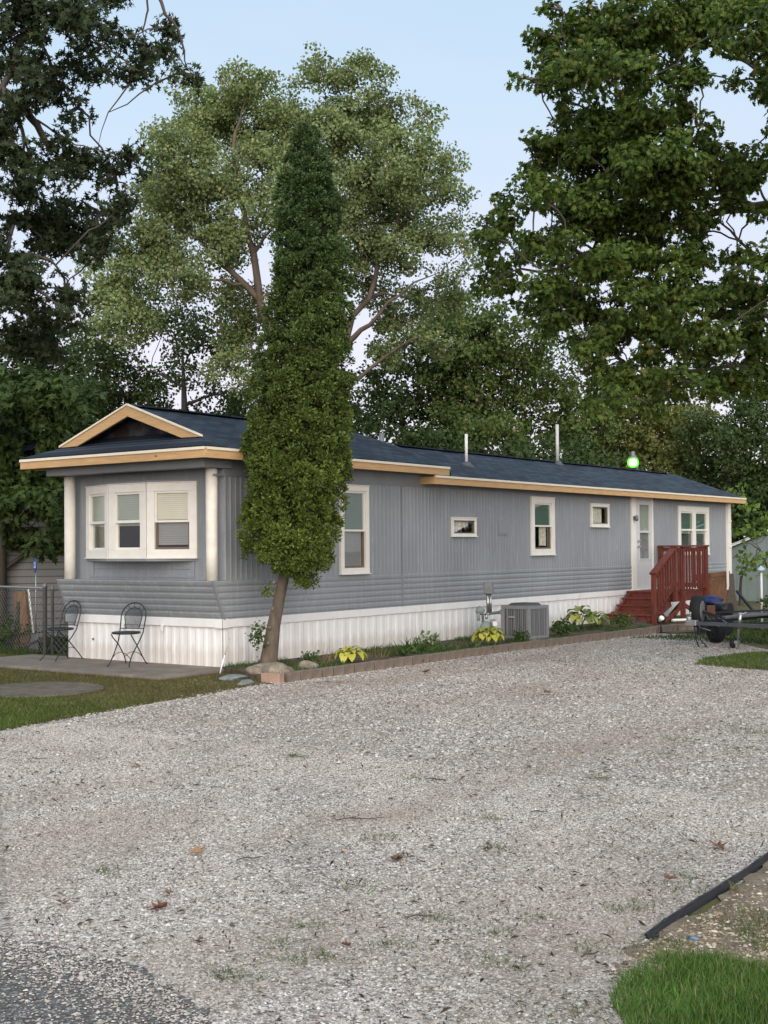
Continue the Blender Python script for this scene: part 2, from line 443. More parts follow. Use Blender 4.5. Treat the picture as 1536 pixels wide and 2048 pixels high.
M['soil'] = soil_mat('bed soil', (0.045, 0.033, 0.022), (0.13, 0.095, 0.06))
M['dirt'] = soil_mat('sandy dirt', (0.11, 0.082, 0.055), (0.27, 0.205, 0.145))
M['concrete'] = concrete_mat(); M['gravel'] = gravel_mat()

def densify(poly, step, amp, seed):
    rn = np.random.default_rng(seed); out = []
    for i, p in enumerate(poly):
        q = poly[(i + 1) % len(poly)]
        p2, q2 = np.array(p, float), np.array(q, float); L = np.linalg.norm(q2 - p2); n = max(1, min(140, int(L / step)))
        for k in range(n):
            a = p2 + (q2 - p2) * k / n
            out.append(tuple(a + (rn.normal(size=2) * amp if k else 0)))
    return out
def sheet(name, poly, z, mat, step=0.2, amp=0.0, seed=1, kind='structure'):
    pts = densify(poly, step, amp, seed) if amp else poly
    bm = bmesh.new(); f = bm.faces.new([bm.verts.new((x, y, z)) for x, y in pts])
    if f.normal.z < 0: f.normal_flip()
    bmesh.ops.triangulate(bm, faces=bm.faces)
    me = bpy.data.meshes.new(name); bm.to_mesh(me); bm.free(); me.materials.append(mat)
    o = bpy.data.objects.new(name, me); COL.objects.link(o)
    if kind: o['kind'] = kind
    return o
def inside(poly, P):
    x, y = P[:, 0], P[:, 1]; r = np.zeros(len(P), bool); n = len(poly)
    for i in range(n):
        x1, y1 = poly[i]; x2, y2 = poly[(i + 1) % n]
        c = ((y1 > y) != (y2 > y)) & (x < (x2 - x1) * (y - y1) / ((y2 - y1) or 1e-9) + x1)
        r ^= c
    return r

GRAVEL = [(-9.30, 5.0), (-9.50, 6.4), (-9.60, 7.24), (-9.74, 8.11), (-9.90, 9.2), (-10.0, 10.3), (-10.16, 11.3), (-10.10, 12.0), (-10.10, 17.0), (-9.9, 20.0),
          (-9.8, 22.0), (-8.9, 22.2), (-7.4, 20.2), (-6.6, 19.2), (-5.0, 20.2), (-2.5, 21), (-2.0, 12), (-2.30, 8.5), (-2.29, 6.54), (-2.24, 4.95), (-2.05, 4.62), (-1.75, 4.2), (-1.65, 3.7), (-1.2, 3.3),
          (0.2, 2.2), (-1.6, 2.6), (-3.05, 3.2), (-3.46, 3.36), (-3.87, 3.48), (-4.14, 3.45), (-4.5, 3.4), (-6.5, 3.7)]
LAWN_R = [(-6.75, 16.5), (-7.0, 17.4), (-6.85, 18.4), (-6.6, 18.95), (-5.0, 19.9), (-2.5, 20.5), (-2.2, 15.2), (-4.2, 15.75), (-5.7, 16.2), (-6.15, 16.28)]
LAWN_BR = [(-2.06, 4.20), (-2.12, 4.44), (-2.10, 4.74), (-1.92, 4.86), (-1.6, 4.86), (0.8, 4.9), (0.8, 3.0), (-1.0, 3.45), (-1.75, 3.78)]
DIRT = [(-2.24, 4.70), (-2.20, 4.95), (-2.25, 6.54), (-2.24, 8.5), (1.5, 8.5), (1.5, 4.6), (-1.9, 4.6)]
ground = sheet('ground', [(-400, -60), (-400, 500), (300, 500), (300, -60)], 0.0, ground_mat())
gravel = sheet('gravel_driveway', GRAVEL, 0.006, M['gravel'], 0.12, 0.025, 3)
road = sheet('road', [(-30, -8), (-30, 3.2), (-6.5, 3.62), (-4.5, 3.42), (-4.14, 3.47), (-3.87, 3.5), (-3.46, 3.38), (-3.05, 3.22), (-1.6, 2.62), (0.2, 2.22), (10, 0.5), (10, -8)], 0.0085, asphalt_mat(), 0.07, 0.014, 5)
sheet('dirt_ground', DIRT, 0.010, M['dirt'], 0.1, 0.03, 8)
BED = [(-11.72, 12.4), (-11.3, 12.2), (-10.5, 11.75), (-10.2, 11.72), (-10.2, 17.0), (-10.0, 20.0), (-9.9, 22.6), (-11.72, 25.2)]
bed = MB()
bm_pts = densify(BED, 0.4, 0.0, 2)
bed.poly([(x, y, 0.07) for x, y in BED])
for i in range(len(BED)):
    a, b = BED[i], BED[(i + 1) % len(BED)]
    bed.poly([(a[0], a[1], 0.0), (b[0], b[1], 0.0), (b[0], b[1], 0.07), (a[0], a[1], 0.07)])
bed = tag(bed.build('soil_bed', M['soil']), kind='structure')

# patio slab and the round slab in the lawn
pat = MB(); pat.box((-15.9, 11.18, 0.0), (-11.62, 12.62, 0.045))
tag(pat.build('patio_slab', M['concrete'], bevel=0.01), 'brown stained concrete slab under the two metal chairs', 'patio slab')
rs = MB(); rs.lathe([(0.78, 0.0), (0.78, 0.018), (0.74, 0.026)], (-12.05, 9.62, 0), 40)
tag(rs.build('round_slab', soil_mat('worn pad concrete', (0.085, 0.068, 0.045), (0.175, 0.145, 0.115))), 'round worn concrete pad sunk in the patchy lawn', 'concrete pad')

# ------------------------------------------------------------------ mobile home
home = empty('mobile_home', (HX, HY, 0), 0, 'long gray mobile home with blue black shingle roof, raw pine fascia and white skirting', 'mobile home')
L, W = 18.85, 3.16
ZS, ZB, ZT = 0.69, 1.215, 2.95

def ribbed(mb, axis, a0, a1, z0, z1, pos, out, pitch, amp, holes=(), duty=0.32, soft=0.018, flat=False):
    """upright sheet with vertical ribs: axis 'y' on plane x=pos or 'x' on plane y=pos; out = +1/-1 outward direction"""
    ks = []
    n = int((a1 - a0) / pitch) + 2
    for k in range(-1, n):
        b = a0 + k * pitch
        ks += [(b, 0), (b + soft, amp), (b + pitch * duty, amp), (b + pitch * duty + soft, 0)]
    ks.sort()
    A = np.array([q[0] for q in ks]); Hh = np.array([q[1] for q in ks])
    cuts = sorted(set([a0, a1] + [q for q in A if a0 < q < a1] + [v for h in holes for v in (h[0], h[1]) if a0 < v < a1]))
    f = lambda a: pos + out * float(np.interp(a, A, Hh))
    for i in range(len(cuts) - 1):
        p, q = cuts[i], cuts[i + 1]
        if q - p < 1e-5: continue
        m = (p + q) / 2
        iv = [(z0, z1)]
        for h in holes:
            if h[0] < m < h[1]:
                nv = []
                for u, v in iv:
                    if h[3] <= u or h[2] >= v: nv.append((u, v)); continue
                    if h[2] > u: nv.append((u, h[2]))
                    if h[3] < v: nv.append((h[3], v))
                iv = nv
        for u, v in iv:
            if axis == 'y': mb.poly([(f(p), p, u), (f(q), q, u), (f(q), q, v), (f(p), p, v)])
            else: mb.poly([(p, f(p), u), (q, f(q), u), (q, f(q), v), (p, f(p), v)])

OPEN = {  # y0, y1, z0, z1 on the long wall
    'big': (2.76, 3.48, 1.25, 2.60), 'slider': (5.87, 6.65, 1.83, 2.145), 'slim': (8.63, 9.54, 1.48, 2.58),
    'square': (11.11, 11.94, 2.035, 2.505), 'door': (13.05, 14.17, 0.66, 2.70), 'twin': (15.60, 17.46, 1.41, 2.55)}
def shrink(o, d=0.035): return (o[0] + d, o[1] - d, o[2] + d, o[3] - d)
holes = [shrink(OPEN[k]) for k in OPEN if k != 'door'] + [(13.08, 14.14, 0.5, 2.67)]
w = MB(); ribbed(w, 'y', 0.24, L, ZB, 2.64, 0, 1, 0.105, 0.007, holes)
w.build('wall', M['siding'], home, label='gray wall of fine vertical ribs')
fl = MB()
cz = [0.24, 13.05, 14.17, L]
fl.poly([(0.006, 0.24, 2.64), (0.006, L, 2.64), (0.006, L, 2.88), (0.006, 0.24, 2.88)])
fl.box((0.0, 0.02, 2.635), (0.016, 13.05, 2.655)); fl.box((0.0, 14.17, 2.635), (0.016, L, 2.655))
fl.build('frieze', M['trimgray'], home)
# lower band of horizontal ribs, its front raked back
lo = MB(); rows = []
nr = 6
for k in range(nr):
    zt = ZB - (ZB - ZS) * k / nr; zb = ZB - (ZB - ZS) * (k + 1) / nr; h = zt - zb
    rows += [(zt, 0.0), (zt - h * 0.22, 0.008), (zt - h * 0.62, 0.008), (zt - h * 0.86, 0.0)]
rows.append((ZS, 0.0))
rake = lambda z: 0.22 * (ZB - z) / (ZB - ZS)
for i in range(len(rows) - 1):
    (za, da), (zb_, db) = rows[i], rows[i + 1]
    for y0, y1 in ((None, 4.4), (4.404, 13.08), (14.14, L)):
        ya, yb = (rake(za), rake(zb_)) if y0 is None else (y0, y0)
        lo.poly([(da, ya, za), (da, y1, za), (db, y1, zb_), (db, yb, zb_)])
lo.build('lower_siding', M['siding'], home, label='lower band of horizontal ribs on the long wall')
ln = MB()
for i in range(len(rows) - 1):
    (za, da), (zb_, db) = rows[i], rows[i + 1]
    ln.poly([(-W, rake(za) - da, za), (0, rake(za) - da, za), (0, rake(zb_) - db, zb_), (-W, rake(zb_) - db, zb_)])
ln.poly([(-W, 0, ZB), (0, 0, ZB), (0, 0.26, ZB + 0.004), (-W, 0.26, ZB + 0.004)])
ln.build('lower_siding', M['siding'], home, label='raked back lower front of horizontal ribs')
for x in (.004, -W):
    cs = MB(); cs.bar((x, 0.004, ZB), (x, rake(ZS) + .004, ZS), 0.03, 0.03); cs.build('corner_trim', M['trimgray'], home)
cs = MB()
for y in (4.402, ):
    cs.box((-0.002, y - 0.012, ZS), (0.019, y + 0.012, 2.64)); cs.build('seam_strip', M['trimgray'], home)

# far sides (close the shell)
bk = MB()
bk.poly([(-W, 0.24, ZS), (-W, L, ZS), (-W, L, 2.9), (-W, 0.24, 2.9)]); bk.poly([(-W, L, ZS), (0, L, ZS), (0, L, 2.9), (-W, L, 2.9)])
bk.poly([(-W, 0.3, 0.72), (0, 0.3, 0.72), (0, L, 0.72), (-W, L, 0.72)])
bk.poly([(-W, 0.0, 2.87), (0, 0.0, 2.87), (0, L, 2.87), (-W, L, 2.87)])
bk.poly([(-0.9, 0.5, .72), (-0.9, L - .1, .72), (-0.9, L - .1, 2.87), (-0.9, 0.5, 2.87)])
bk.poly([(-W, L, 2.87), (0, L, 2.87), (-W / 2, L, 3.45)])
bk.build('interior_lining', M['dark'], home)
# recessed front wall with bay opening
fw = MB()
BX0, BX1, BZ0, BZ1 = -2.77, -0.50, 1.53, 2.57
def rect_holes(mb, x0, x1, z0, z1, h, y):
    hx0, hx1, hz0, hz1 = h
    for a, b, c, d in ((x0, hx0, z0, z1), (hx1, x1, z0, z1), (hx0, hx1, z0, hz0), (hx0, hx1, hz1, z1)):
        mb.poly([(a, y, c), (b, y, c), (b, y, d), (a, y, d)])
rect_holes(fw, -W, 0.0, ZB, 2.9, (BX0 + .04, BX1 - .04, BZ0 + .03, BZ1 - .03), 0.25)
for x in (-2.93, -0.36): fw.box((x - 0.012, 0.242, ZB + 0.006), (x + 0.012, 0.25, 2.72))
fw.box((-2.70, 0.236, 1.25), (-0.56, 0.25, 1.275)); fw.box((-2.70, 0.236, 1.37), (-0.56, 0.25, 1.385))
for x in (-2.66, -0.60): fw.box((x - 0.035, 0.232, 1.275), (x + 0.035, 0.25, 1.50))
fw.build('wall', M['siding'], home, label='recessed smooth gray front wall around the bay window')
bmn = MB(); bmn.box((-W - 0.0, -0.2, 2.735), (0.05, 0.0, 2.87)); bmn.box((-0.02, 0.0, 2.735), (0.05, 0.35, 2.87))
bmn.build('header_beam', M['trimgray'], home, bevel=0.008)
for x in (-2.99, -0.10):
    c = MB(); c.lathe([(0.082, ZB + .003), (0.08, ZB + 0.4), (0.081, 2.0), (0.082, 2.735)], (x, 0.10, 0), 20)
    c.build('column', M['column'], home)

# skirting
sk = MB()
ribbed(sk, 'y', 0.24, L, 0.0, 0.585, -0.03, 1, 0.20, 0.008, (), 0.42, 0.022)
ribbed(sk, 'x', -3.19, -0.03, 0.0, 0.585, 0.235, -1, 0.155, 0.009, (), 0.42, 0.022)
sk.poly([(-3.19, 0.24, 0), (-3.19, L, 0), (-3.19, L, .6), (-3.19, .24, .6)]); sk.poly([(-3.19, L, 0), (-.03, L, 0), (-.03, L, .6), (-3.19, L, .6)])
sk.build('skirting', M['skirt'], home)
bd = MB(); bd.box((-3.21, 0.195, 0.578), (0.0, 0.225, ZS + 0.004)); bd.box((-0.025, 0.225, 0.578), (0.0, L, ZS + 0.004))
bd.box((-0.13, 0.185, 0.57), (0.012, 0.195, ZS + 0.006)); bd.box((0.0, 0.185, 0.57), (0.012, 0.31, ZS + 0.006))
bd.build('skirting_band', M['band'], home, bevel=0.004)
hh = MB(); hh.lathe([(0.016, 0), (0.016, 0.004)], (-2.62, 0.219, 0.335), 10, (0, -1, 0)); hh.build('vent_hole', M['black'], home)
hh = MB(); hh.lathe([(0.014, 0), (0.014, 0.004)], (0.0, 1.0 + 3.4, ZS + .03), 8, (1, 0, 0))
hh.build('vent_hole', M['black'], home)
for x in (-1.95, -1.15):
    tb = MB(); tb.box((x - .02, 0.178, 0.50), (x + .02, 0.195, 0.60)); tb.build('skirting_clip', M['band'], home)

# windows -----------------------------------------------------------
def window(o, ux, w, h, panes, cas=0.075, brown=False, name='window', label=None, depth=0.035):
    """o: lower left corner on the wall face seen from outside, ux: unit vector along the width, panes: list of dicts"""
    ux = Vector(ux).normalized(); n = ux.cross(Vector((0, 0, 1))).normalized(); o = Vector(o)
    P = lambda a, c, b: o + ux * a + n * c + Vector((0, 0, b))          # (along, outward, up)
    fr = MB()
    fr.box((0, -.02, 0), (w, depth, cas), P); fr.box((0, -.02, h - cas), (w, depth, h), P)
    fr.box((0, -.02, cas), (cas, depth - .002, h - cas), P); fr.box((w - cas, -.02, cas), (w, depth - .002, h - cas), P)
    fr.box((-.012, -.01, -.016), (w + .012, depth + .02, 0.0), P)
    fr.box((-.01, -.01, h), (w + .01, depth + .012, h + .014), P)
    win = fr.build(name, M['cream'], home, bevel=0.005, label=label)
    for p in panes:
        a0, a1, b0, b1 = p['r']; off = p.get('off', 0.0); s = p.get('s', 0.03)
        sm_ = M['sash_brown'] if p.get('brown') else M['cream']
        sa = MB()
        sa.box((a0, off - .03, b0), (a1, off + .012, b0 + s), P); sa.box((a0, off - .03, b1 - s), (a1, off + .012, b1), P)
        sa.box((a0, off - .03, b0 + s), (a0 + s, off + .010, b1 - s), P); sa.box((a1 - s, off - .03, b0 + s), (a1, off + .010, b1 - s), P)
        sash = sa.build('sash', sm_, win, bevel=0.003)
        sash.matrix_parent_inverse = Matrix()
        g = MB(); g.box((a0 + s, off - .012, b0 + s), (a1 - s, off - .007, b1 - s), P); g.build('pane', M['glass'], win)
        if p.get('blind'):
            top = b1 - s; bot = b0 + s + p.get('lift', 0.0) * (b1 - b0)
            bl = MB(); nn = max(2, int((top - bot) / 0.028)); hh_ = (top - bot) / nn; lz = off - 0.022
            for i in range(nn):
                z = bot + i * hh_
                bl.hexa([P(a0 + .01, lz, z), P(a1 - .01, lz, z), P(a1 - .01, lz - .012, z + hh_ * .96), P(a0 + .01, lz - .012, z + hh_ * .96),
                         P(a0 + .01, lz + .004, z), P(a1 - .01, lz + .004, z), P(a1 - .01, lz - .008, z + hh_ * .96), P(a0 + .01, lz - .008, z + hh_ * .96)])
            bl.build('blind', M[p['blind']], win)
        if p.get('curtain'):
            c0, c1, drop, slope = p['curtain']
            cu = MB(); N = 36; pts = []
            for i in range(N + 1):
                q = i / N; a = a0 + s + (a1 - a0 - 2 * s) * (c0 + (c1 - c0) * q)
                d = -0.052 + 0.014 * math.sin(q * 26) + 0.008 * math.sin(q * 61)
                zb0 = b0 + s + (b1 - b0) * max(0.0, drop + slope * q) + 0.012 * abs(math.sin(q * 20)) * (1 if (drop + slope * q) > 0.02 else 0)
                pts.append((a, d, zb0))
            for i in range(N):
                p0, p1 = pts[i], pts[i + 1]
                cu.poly([P(p0[0], p0[1], p0[2]), P(p1[0], p1[1], p1[2]), P(p1[0], p1[1], b1 - s), P(p0[0], p0[1], b1 - s)], True)
            cu.build('curtain', M['lace'], win)
    return win
def dh(w, h, cas, mid, up, lo_):   # double hung: two sashes
    u = dict(r=(cas, w - cas, mid - 0.02, h - cas), off=0.0); u.update(up)
    l = dict(r=(cas, w - cas, cas, mid + 0.02), off=-0.022); l.update(lo_)
    return [u, l]
def onwall(k): a = OPEN[k]; return (0.008, a[0], a[2]), a[1] - a[0], a[3] - a[2]
o, ww, h = onwall('big')
window(o, (0, 1, 0), ww, h, dh(ww, h, 0.085, 0.665, dict(blind='blind_green'), dict(blind='blind_gray', brown=True, s=0.035)), 0.085, label='tall double hung window with green blind above and gray screen below')
o, ww, h = onwall('slider')
window(o, (0, 1, 0), ww, h, [dict(r=(.05, ww - .05, .04, h - .04), s=.022, brown=True, curtain=(0.0, 0.86, -0.12, 0.62))], 0.045, label='small wide window with scalloped lace curtain')
o, ww, h = onwall('slim')
window(o, (0, 1, 0), ww, h, dh(ww, h, 0.11, 0.555, dict(blind='blind_green'), dict(curtain=(0.42, 0.85, 0.06, 0.0), brown=True)), 0.11, label='narrow double hung window with white curtain below')
o, ww, h = onwall('square')
window(o, (0, 1, 0), ww, h, [dict(r=(.06, ww - .06, .05, h - .05), s=.028, brown=True, curtain=(0.0, 0.8, 0.0, 0.0))], 0.06, label='small square window with lace curtains')
o, ww, h = onwall('twin')
cw = 0.12; half = ww / 2
pn = []
for k in range(2):
    a0 = cw + k * (half - cw / 2 + .0); a1 = a0 + half - cw - 0.06 + .03
    pn += [dict(r=(a0, a1, .57, h - .12), off=0, blind='blind_green', s=.035), dict(r=(a0, a1, .10, .61), off=-.022, s=.035, lift=.72, blind='blind_pale')]
tw = window(o, (0, 1, 0), ww, h, pn, 0.12, label='pair of double hung windows in one cream frame')
ml = MB(); ml.box((0.005, o[1] + half - .085, o[2] + .12), (0.040, o[1] + half + .085, o[2] + h - .12)); ml.build('mullion', M['cream'], tw)
# bay window: three facets
A_, B_, C_, D_ = Vector((BX0, 0.245, BZ0)), Vector((-2.01, 0.0, BZ0)), Vector((-1.24, 0.0, BZ0)), Vector((BX1, 0.245, BZ0))
BH = BZ1 - BZ0
for p, q, up, lw, lb in ((A_, B_, dict(blind='blind_pale'), dict(blind='blind_gray', lift=.74), 'left bay sash facing the fence'),
                     (B_, C_, dict(blind='blind_pale'), dict(blind='blind_pale', lift=.74), 'middle bay window facing the street'),
                     (C_, D_, dict(blind='blind_cream'), dict(blind='blind_gray', brown=True, lift=0.08), 'right bay window with cream blind above gray blind')):
    d = q - p; wd = d.length - 0.012
    window(p + d.normalized() * .006, d, wd, BH, dh(wd, BH, 0.115, 0.51, up, lw), 0.115, label=lb, depth=0.03)
bb = MB()
ring = [(BX0 - .02, .25), (-2.03, -.045), (-1.22, -.045), (BX1 + .02, .25)]
for z0, z1 in ((BZ0 - .05, BZ0 - .018), (BZ1 + .016, BZ1 + .036)):
    n = len(bb.v); bb.v += [(x, y, z) for z in (z0, z1) for x, y in ring]
    bb.f += [(0 + n, 1 + n, 2 + n, 3 + n), (7 + n, 6 + n, 5 + n, 4 + n)] + [(n + i, n + (i + 1) % 4, n + 4 + (i + 1) % 4, n + 4 + i) for i in range(4)]; bb.sm += [False] * 6
bb.build('bay_shelf', M['trimgray'], home)

# door --------------------------------------------------------------
D0, D1 = 13.27, 14.10
dc = MB(); dc.box((-.02, 13.05, .66), (.035, D0 - .012, 2.70)); dc.box((-.02, D1 + .012, .66), (.035, 14.17, 2.70)); dc.box((-.02, D0 - .012, 2.66), (.033, D1 + .012, 2.70))
dc.box((-.05, D0 - .012, .66), (.06, D1 + .012, .70))
dc.build('door_casing', M['cream'], home, bevel=0.004)
dl = MB()
G0, G1, GZ0, GZ1 = 13.46, 13.99, 1.35, 2.54
for a, b, c, d in ((D0, G0, .705, 2.655), (G1, D1, .705, 2.655), (G0, G1, .705, GZ0), (G0, G1, GZ1, 2.655), (G0, G1, 1.92, 1.965)): dl.box((-.02, a, c), (.018, b, d))
for a, b, c, d in ((G0 - .03, G1 + .03, GZ0 - .03, GZ0), (G0 - .03, G1 + .03, GZ1, GZ1 + .03), (G0 - .03, G0, GZ0, GZ1), (G1, G1 + .03, GZ0, GZ1)): dl.box((.018, a, c), (.026, b, d))
door = dl.build('door', M['door'], home)
g = MB(); g.box((-.004, G0, GZ0), (.002, G1, 1.92)); g.box((-.004, G0, 1.965), (.002, G1, GZ1)); g.build('pane', M['glass'], door)
bl = MB(); bl.box((-.035, G0 - .05, 1.95), (-.028, G1 + .05, GZ1 + .05)); bl.build('blind', M['blind_pale'], door)
bl = MB(); bl.box((-.035, G0 - .05, GZ0 - .05), (-.028, G1 + .05, 1.94)); bl.build('blind', M['blind_gray'], door)
for z in (1.62, 1.74):
    hd = MB(); hd.lathe([(.03, 0), (.03, .012), (.016, .014), (.016, .05), (.028, .055), (.026, .075)], (.018, 13.36, z), 12, (1, 0, 0)); hd.build('door_handle', M['steel'], door)
lt = MB(); lt.box((.035, 13.10, 2.20), (.06, 13.18, 2.28)); lt.lathe([(.03, -.06), (.045, .05), (.02, .07)], (.10, 13.14, 2.23), 12)
lt.build('porch_light', M['steel_dull'], home)
# wall hatch
ht = MB(); ht.box((0.0, 7.43, 1.86), (.022, 7.75, 2.125)); ht.box((.022, 7.46, 1.89), (.028, 7.72, 2.095)); ht.build('hatch', M['siding'], home)
# downspout at the far corner
ds = MB(); ds.box((0.0, 18.66, 0.75), (0.075, 18.84, 2.70)); ds.box((.075, 18.66, 1.55), (.085, 18.84, 1.62)); ds.box((.075, 18.66, 2.2), (.085, 18.84, 2.27))
ds.build('downspout', M['cream'], home, bevel=.012)

# roof ---------------------------------------------------------------
EX0, EX1, RX = -3.44, 0.27, -1.585
SL = (3.68 - 3.0) / (EX1 - RX)
ZE, ZR, Z2, ZR2 = 3.0, 3.68, 2.835, 3.505
Y1 = 5.37
zf = lambda d: ZE + SL * d
rf = MB()
GY = 0.33            # gable panel set back under the rake
fx = 0.35 * 1.0
# front hip strip: eave at y=-0.45 to the gable panel
hx = lambda y: (y + 0.45)
yk = -0.03
rf.poly([(EX0, -.45, ZE), (EX1, -.45, ZE), (EX1 - hx(GY), GY, zf(hx(GY))), (EX0 + hx(GY), GY, zf(hx(GY)))])
for s, xe in ((1, EX1), (-1, EX0)):
    k = lambda y: (xe - s * hx(y), y, zf(hx(y)))
    rf.poly([(xe, -.45, ZE), (xe, Y1, ZE), (RX, 5.12, ZR), (RX, yk, ZR), k(yk)])
    rf.poly([(xe, Y1, ZE), (xe, Y1 + .12, Z2 + .01), (RX, 6.44, ZR2 + .012), (RX, 5.12, ZR)])
    rf.poly([(xe, 4.95, Z2), (xe, 19.27, Z2), (RX, 19.27, ZR2), (RX, 4.95, ZR2)])
    # thin butt edge of shingles
    rf.poly([(xe, -.45, ZE), (xe, Y1, ZE), (xe, Y1, ZE - .012), (xe, -.45, ZE - .012)])
rf.poly([(EX0, -.45, ZE), (EX1, -.45, ZE), (EX1, -.45, ZE - .012), (EX0, -.45, ZE - .012)])
roof = rf.build('roof', M['roof'], home)
rc = MB()
rc.bar((RX, yk, ZR + .004), (RX, 5.12, ZR + .004), 0.22, 0.02); rc.bar((RX, 6.44, ZR2 + .006), (RX, 18.6, ZR2 + .006), 0.22, 0.022)
rc.build('ridge_cap', M['roof'], roof)
def fascia(p, q, h, name='fascia', t=0.04, out=(1, 0, 0)):
    p, q = Vector(p), Vector(q); f = MB(); o = Vector(out)
    z = Vector((0, 0, 1))
    P = [p, q, q - o * t, p - o * t]
    f.hexa([v - z * h for v in P] + [v for v in P]); ob = f.build(name, M['lumber'], roof, bevel=.003)
    d = MB(); P2 = [p + o * .016, q + o * .016, q - o * t * .6, p - o * t * .6]
    d.hexa([v + z * .002 for v in P2] + [v + z * .018 for v in P2]); 
    P3 = [p + o * .016, q + o * .016, q + o * .003, p + o * .003]
    d.hexa([v - z * .018 for v in P3] + [v + z * .002 for v in P3])
    d.build('drip_edge', M['drip'], roof)
fascia((EX0, -.45, ZE - .038), (EX1 + .04, -.45, ZE - .038), .125, out=(0, -1, 0))
fascia((EX1 + .04, -.41, ZE - .038), (EX1 + .04, Y1, ZE - .038), .125)
fascia((EX1 + .04, 4.95, Z2 - .028), (EX1 + .04, 19.27, Z2 - .028), .125)
fascia((EX0, Y1, ZE - .038), (EX0, -.41, ZE - .038), .125, out=(-1, 0, 0))
fascia((EX0, 19.27, Z2 - .028), (EX0, 4.95, Z2 - .028), .125, out=(-1, 0, 0))
be = MB(); be.hexa([(0.0, 4.95, Z2 - .15), (EX1, 4.95, Z2 - .15), (EX1, 4.99, Z2 - .15), (0, 4.99, Z2 - .15), (0.0, 4.95, Z2 - .03), (EX1, 4.95, Z2 - .03), (EX1, 4.99, Z2 - .03), (0, 4.99, Z2 - .03)])
be.build('fascia', M['lumber'], roof, label='short return board at the step of the eave')
be = MB(); be.box((0.0, Y1 - .04, ZE - .163), (EX1, Y1 + .0, ZE - .04))
be.build('fascia', M['lumber'], roof, label='short return board at the step of the eave')
sf = MB()
sf.poly([(0, -.41, 2.862), (EX1, -.41, 2.862), (EX1, Y1, 2.862), (0, Y1, 2.862)]); sf.poly([(EX0, -.41, 2.862), (0, -.41, 2.862), (0, .0, 2.862), (EX0, .0, 2.862)])
sf.poly([(0, Y1, 2.715), (EX1, Y1, 2.715), (EX1, 19.25, 2.715), (0, 19.25, 2.715)])
sf.build('soffit', M['trimgray'], home)
# gable: panel, rake boards
gp = MB(); hz = zf(hx(GY)) - .02
gp.poly([(EX0 + hx(GY) - .2, GY, hz - .1), (EX1 - hx(GY) + .2, GY, hz - .1), (RX, GY, ZR - .02)]); gp.build('gable_panel', M['tar'], roof)
for s, xe in ((1, EX1), (-1, EX0)):
    x_in = xe - s * (hx(yk) - .02)
    a = Vector((x_in, yk - .02, zf(hx(yk)) + .005)); b = Vector((RX, yk - .02, ZR + .005))
    hgt = .155; g = MB()
    dn = Vector((0, 0, -hgt))
    # bottom end is cut along the roof
    cut = hgt / SL * 0.92
    a2 = Vector((x_in - s * cut, a.y, a.z + 0.0))
    P = [a, b, b + dn, Vector((a2.x, a.y, a.z + .004))]
    g.hexa([p + Vector((0, 0.04, 0)) for p in P] + P)
    g.build('rake_board', M['lumber'], roof, bevel=.003)
    d = MB(); e = Vector((0, -.016, 0)); z = Vector((0, 0, .026))
    Q = [a + e, b + e, b - e, a - e]
    d.hexa([v for v in Q] + [v + z for v in Q]); d.build('drip_edge', M['drip'], roof)
# vent pipes
def pipe(x, y, z0, z1, r, mat, flash=True):
    p = MB(); p.lathe([(r, z0), (r, z1), (r * .7, z1), (r * .7, z1 - .05)], (x, y, 0), 14); pp = p.build('vent_pipe', mat, home)
    if flash:
        f = MB(); f.lathe([(.16, z0 - .02), (.13, z0 + .03), (r + .03, z0 + .10), (r + .005, z0 + .11)], (x, y, 0), 14)
        f.build('flashing', M['steel_dark'], pp)
zr2 = lambda x: Z2 + (EX1 - x) * (ZR2 - Z2) / (EX1 - RX)
pipe(-.61, 7.36, zr2(-.61) - .05, 3.72, .028, M['cream'])
pipe(-1.47, 12.49, zr2(-1.47) - .05, 4.33, .036, plain('pale pipe', (.5, .49, .47), .5))
pipe(-2.4, 7.17, 3.1, 3.83, .05, M['steel_dull'], False)

# ------------------------------------------------------------------ red steps and landing
dk = empty('wooden_steps', (HX, HY, 0), 0, 'red stained wooden steps and landing with railing at the white door', 'steps')
DX = 1.07; DY0, DY1, DZ = 12.72, 14.47, 0.665
for k in range(4):
    y = DY0 - 0.255 * (k + 1); z = DZ - 0.14 * (k + 1) + .01
    if k == 3: break
    tr_ = MB(); tr_.box((0.04, y - .02, z - .035), (DX - .02, y + .27, z)); tr_.build('tread', M['redwood'], dk, bevel=.006)
    ri = MB(); ri.box((0.06, y + .005, z - .145), (DX - .045, y + .028, z - .036)); ri.build('riser', M['redwood'], dk)
t4 = MB(); t4.box((0.02, 11.70, .19), (DX - .02, 12.0, .225)); t4.build('tread', M['redwood'], dk, bevel=.006)
r4 = MB(); r4.box((0.05, 11.73, .10), (DX - .03, 11.75, .188)); r4.build('riser', M['redwood'], dk)
ps = MB()
for yy in (11.62, 11.84): ps.box((0.0, yy, .07), (DX - .1, yy + .14, .10))
for x in (.08, .45, .85): ps.box((x, 11.64, .0), (x + .09, 12.0, .07))
ps.build('base_pallet', M['greywood'], dk)
for x in (.10, .98):
    st = MB(); st.hexa([(x, 11.72, .02), (x + .04, 11.72, .02), (x + .04, DY0 + .1, .35), (x, DY0 + .1, .35), (x, 11.72, .1), (x + .04, 11.72, .1), (x + .04, DY0 - .03, .62), (x, DY0 - .03, .62)]); st.build('stringer', M['redwood'], dk)
fl = MB()
for i in range(12):
    y = DY0 + i * .146; fl.box((0.03, y, DZ - .036), (DX + .02, y + .14, DZ))
fl.build('deck_boards', M['redwood'], dk, bevel=.004)
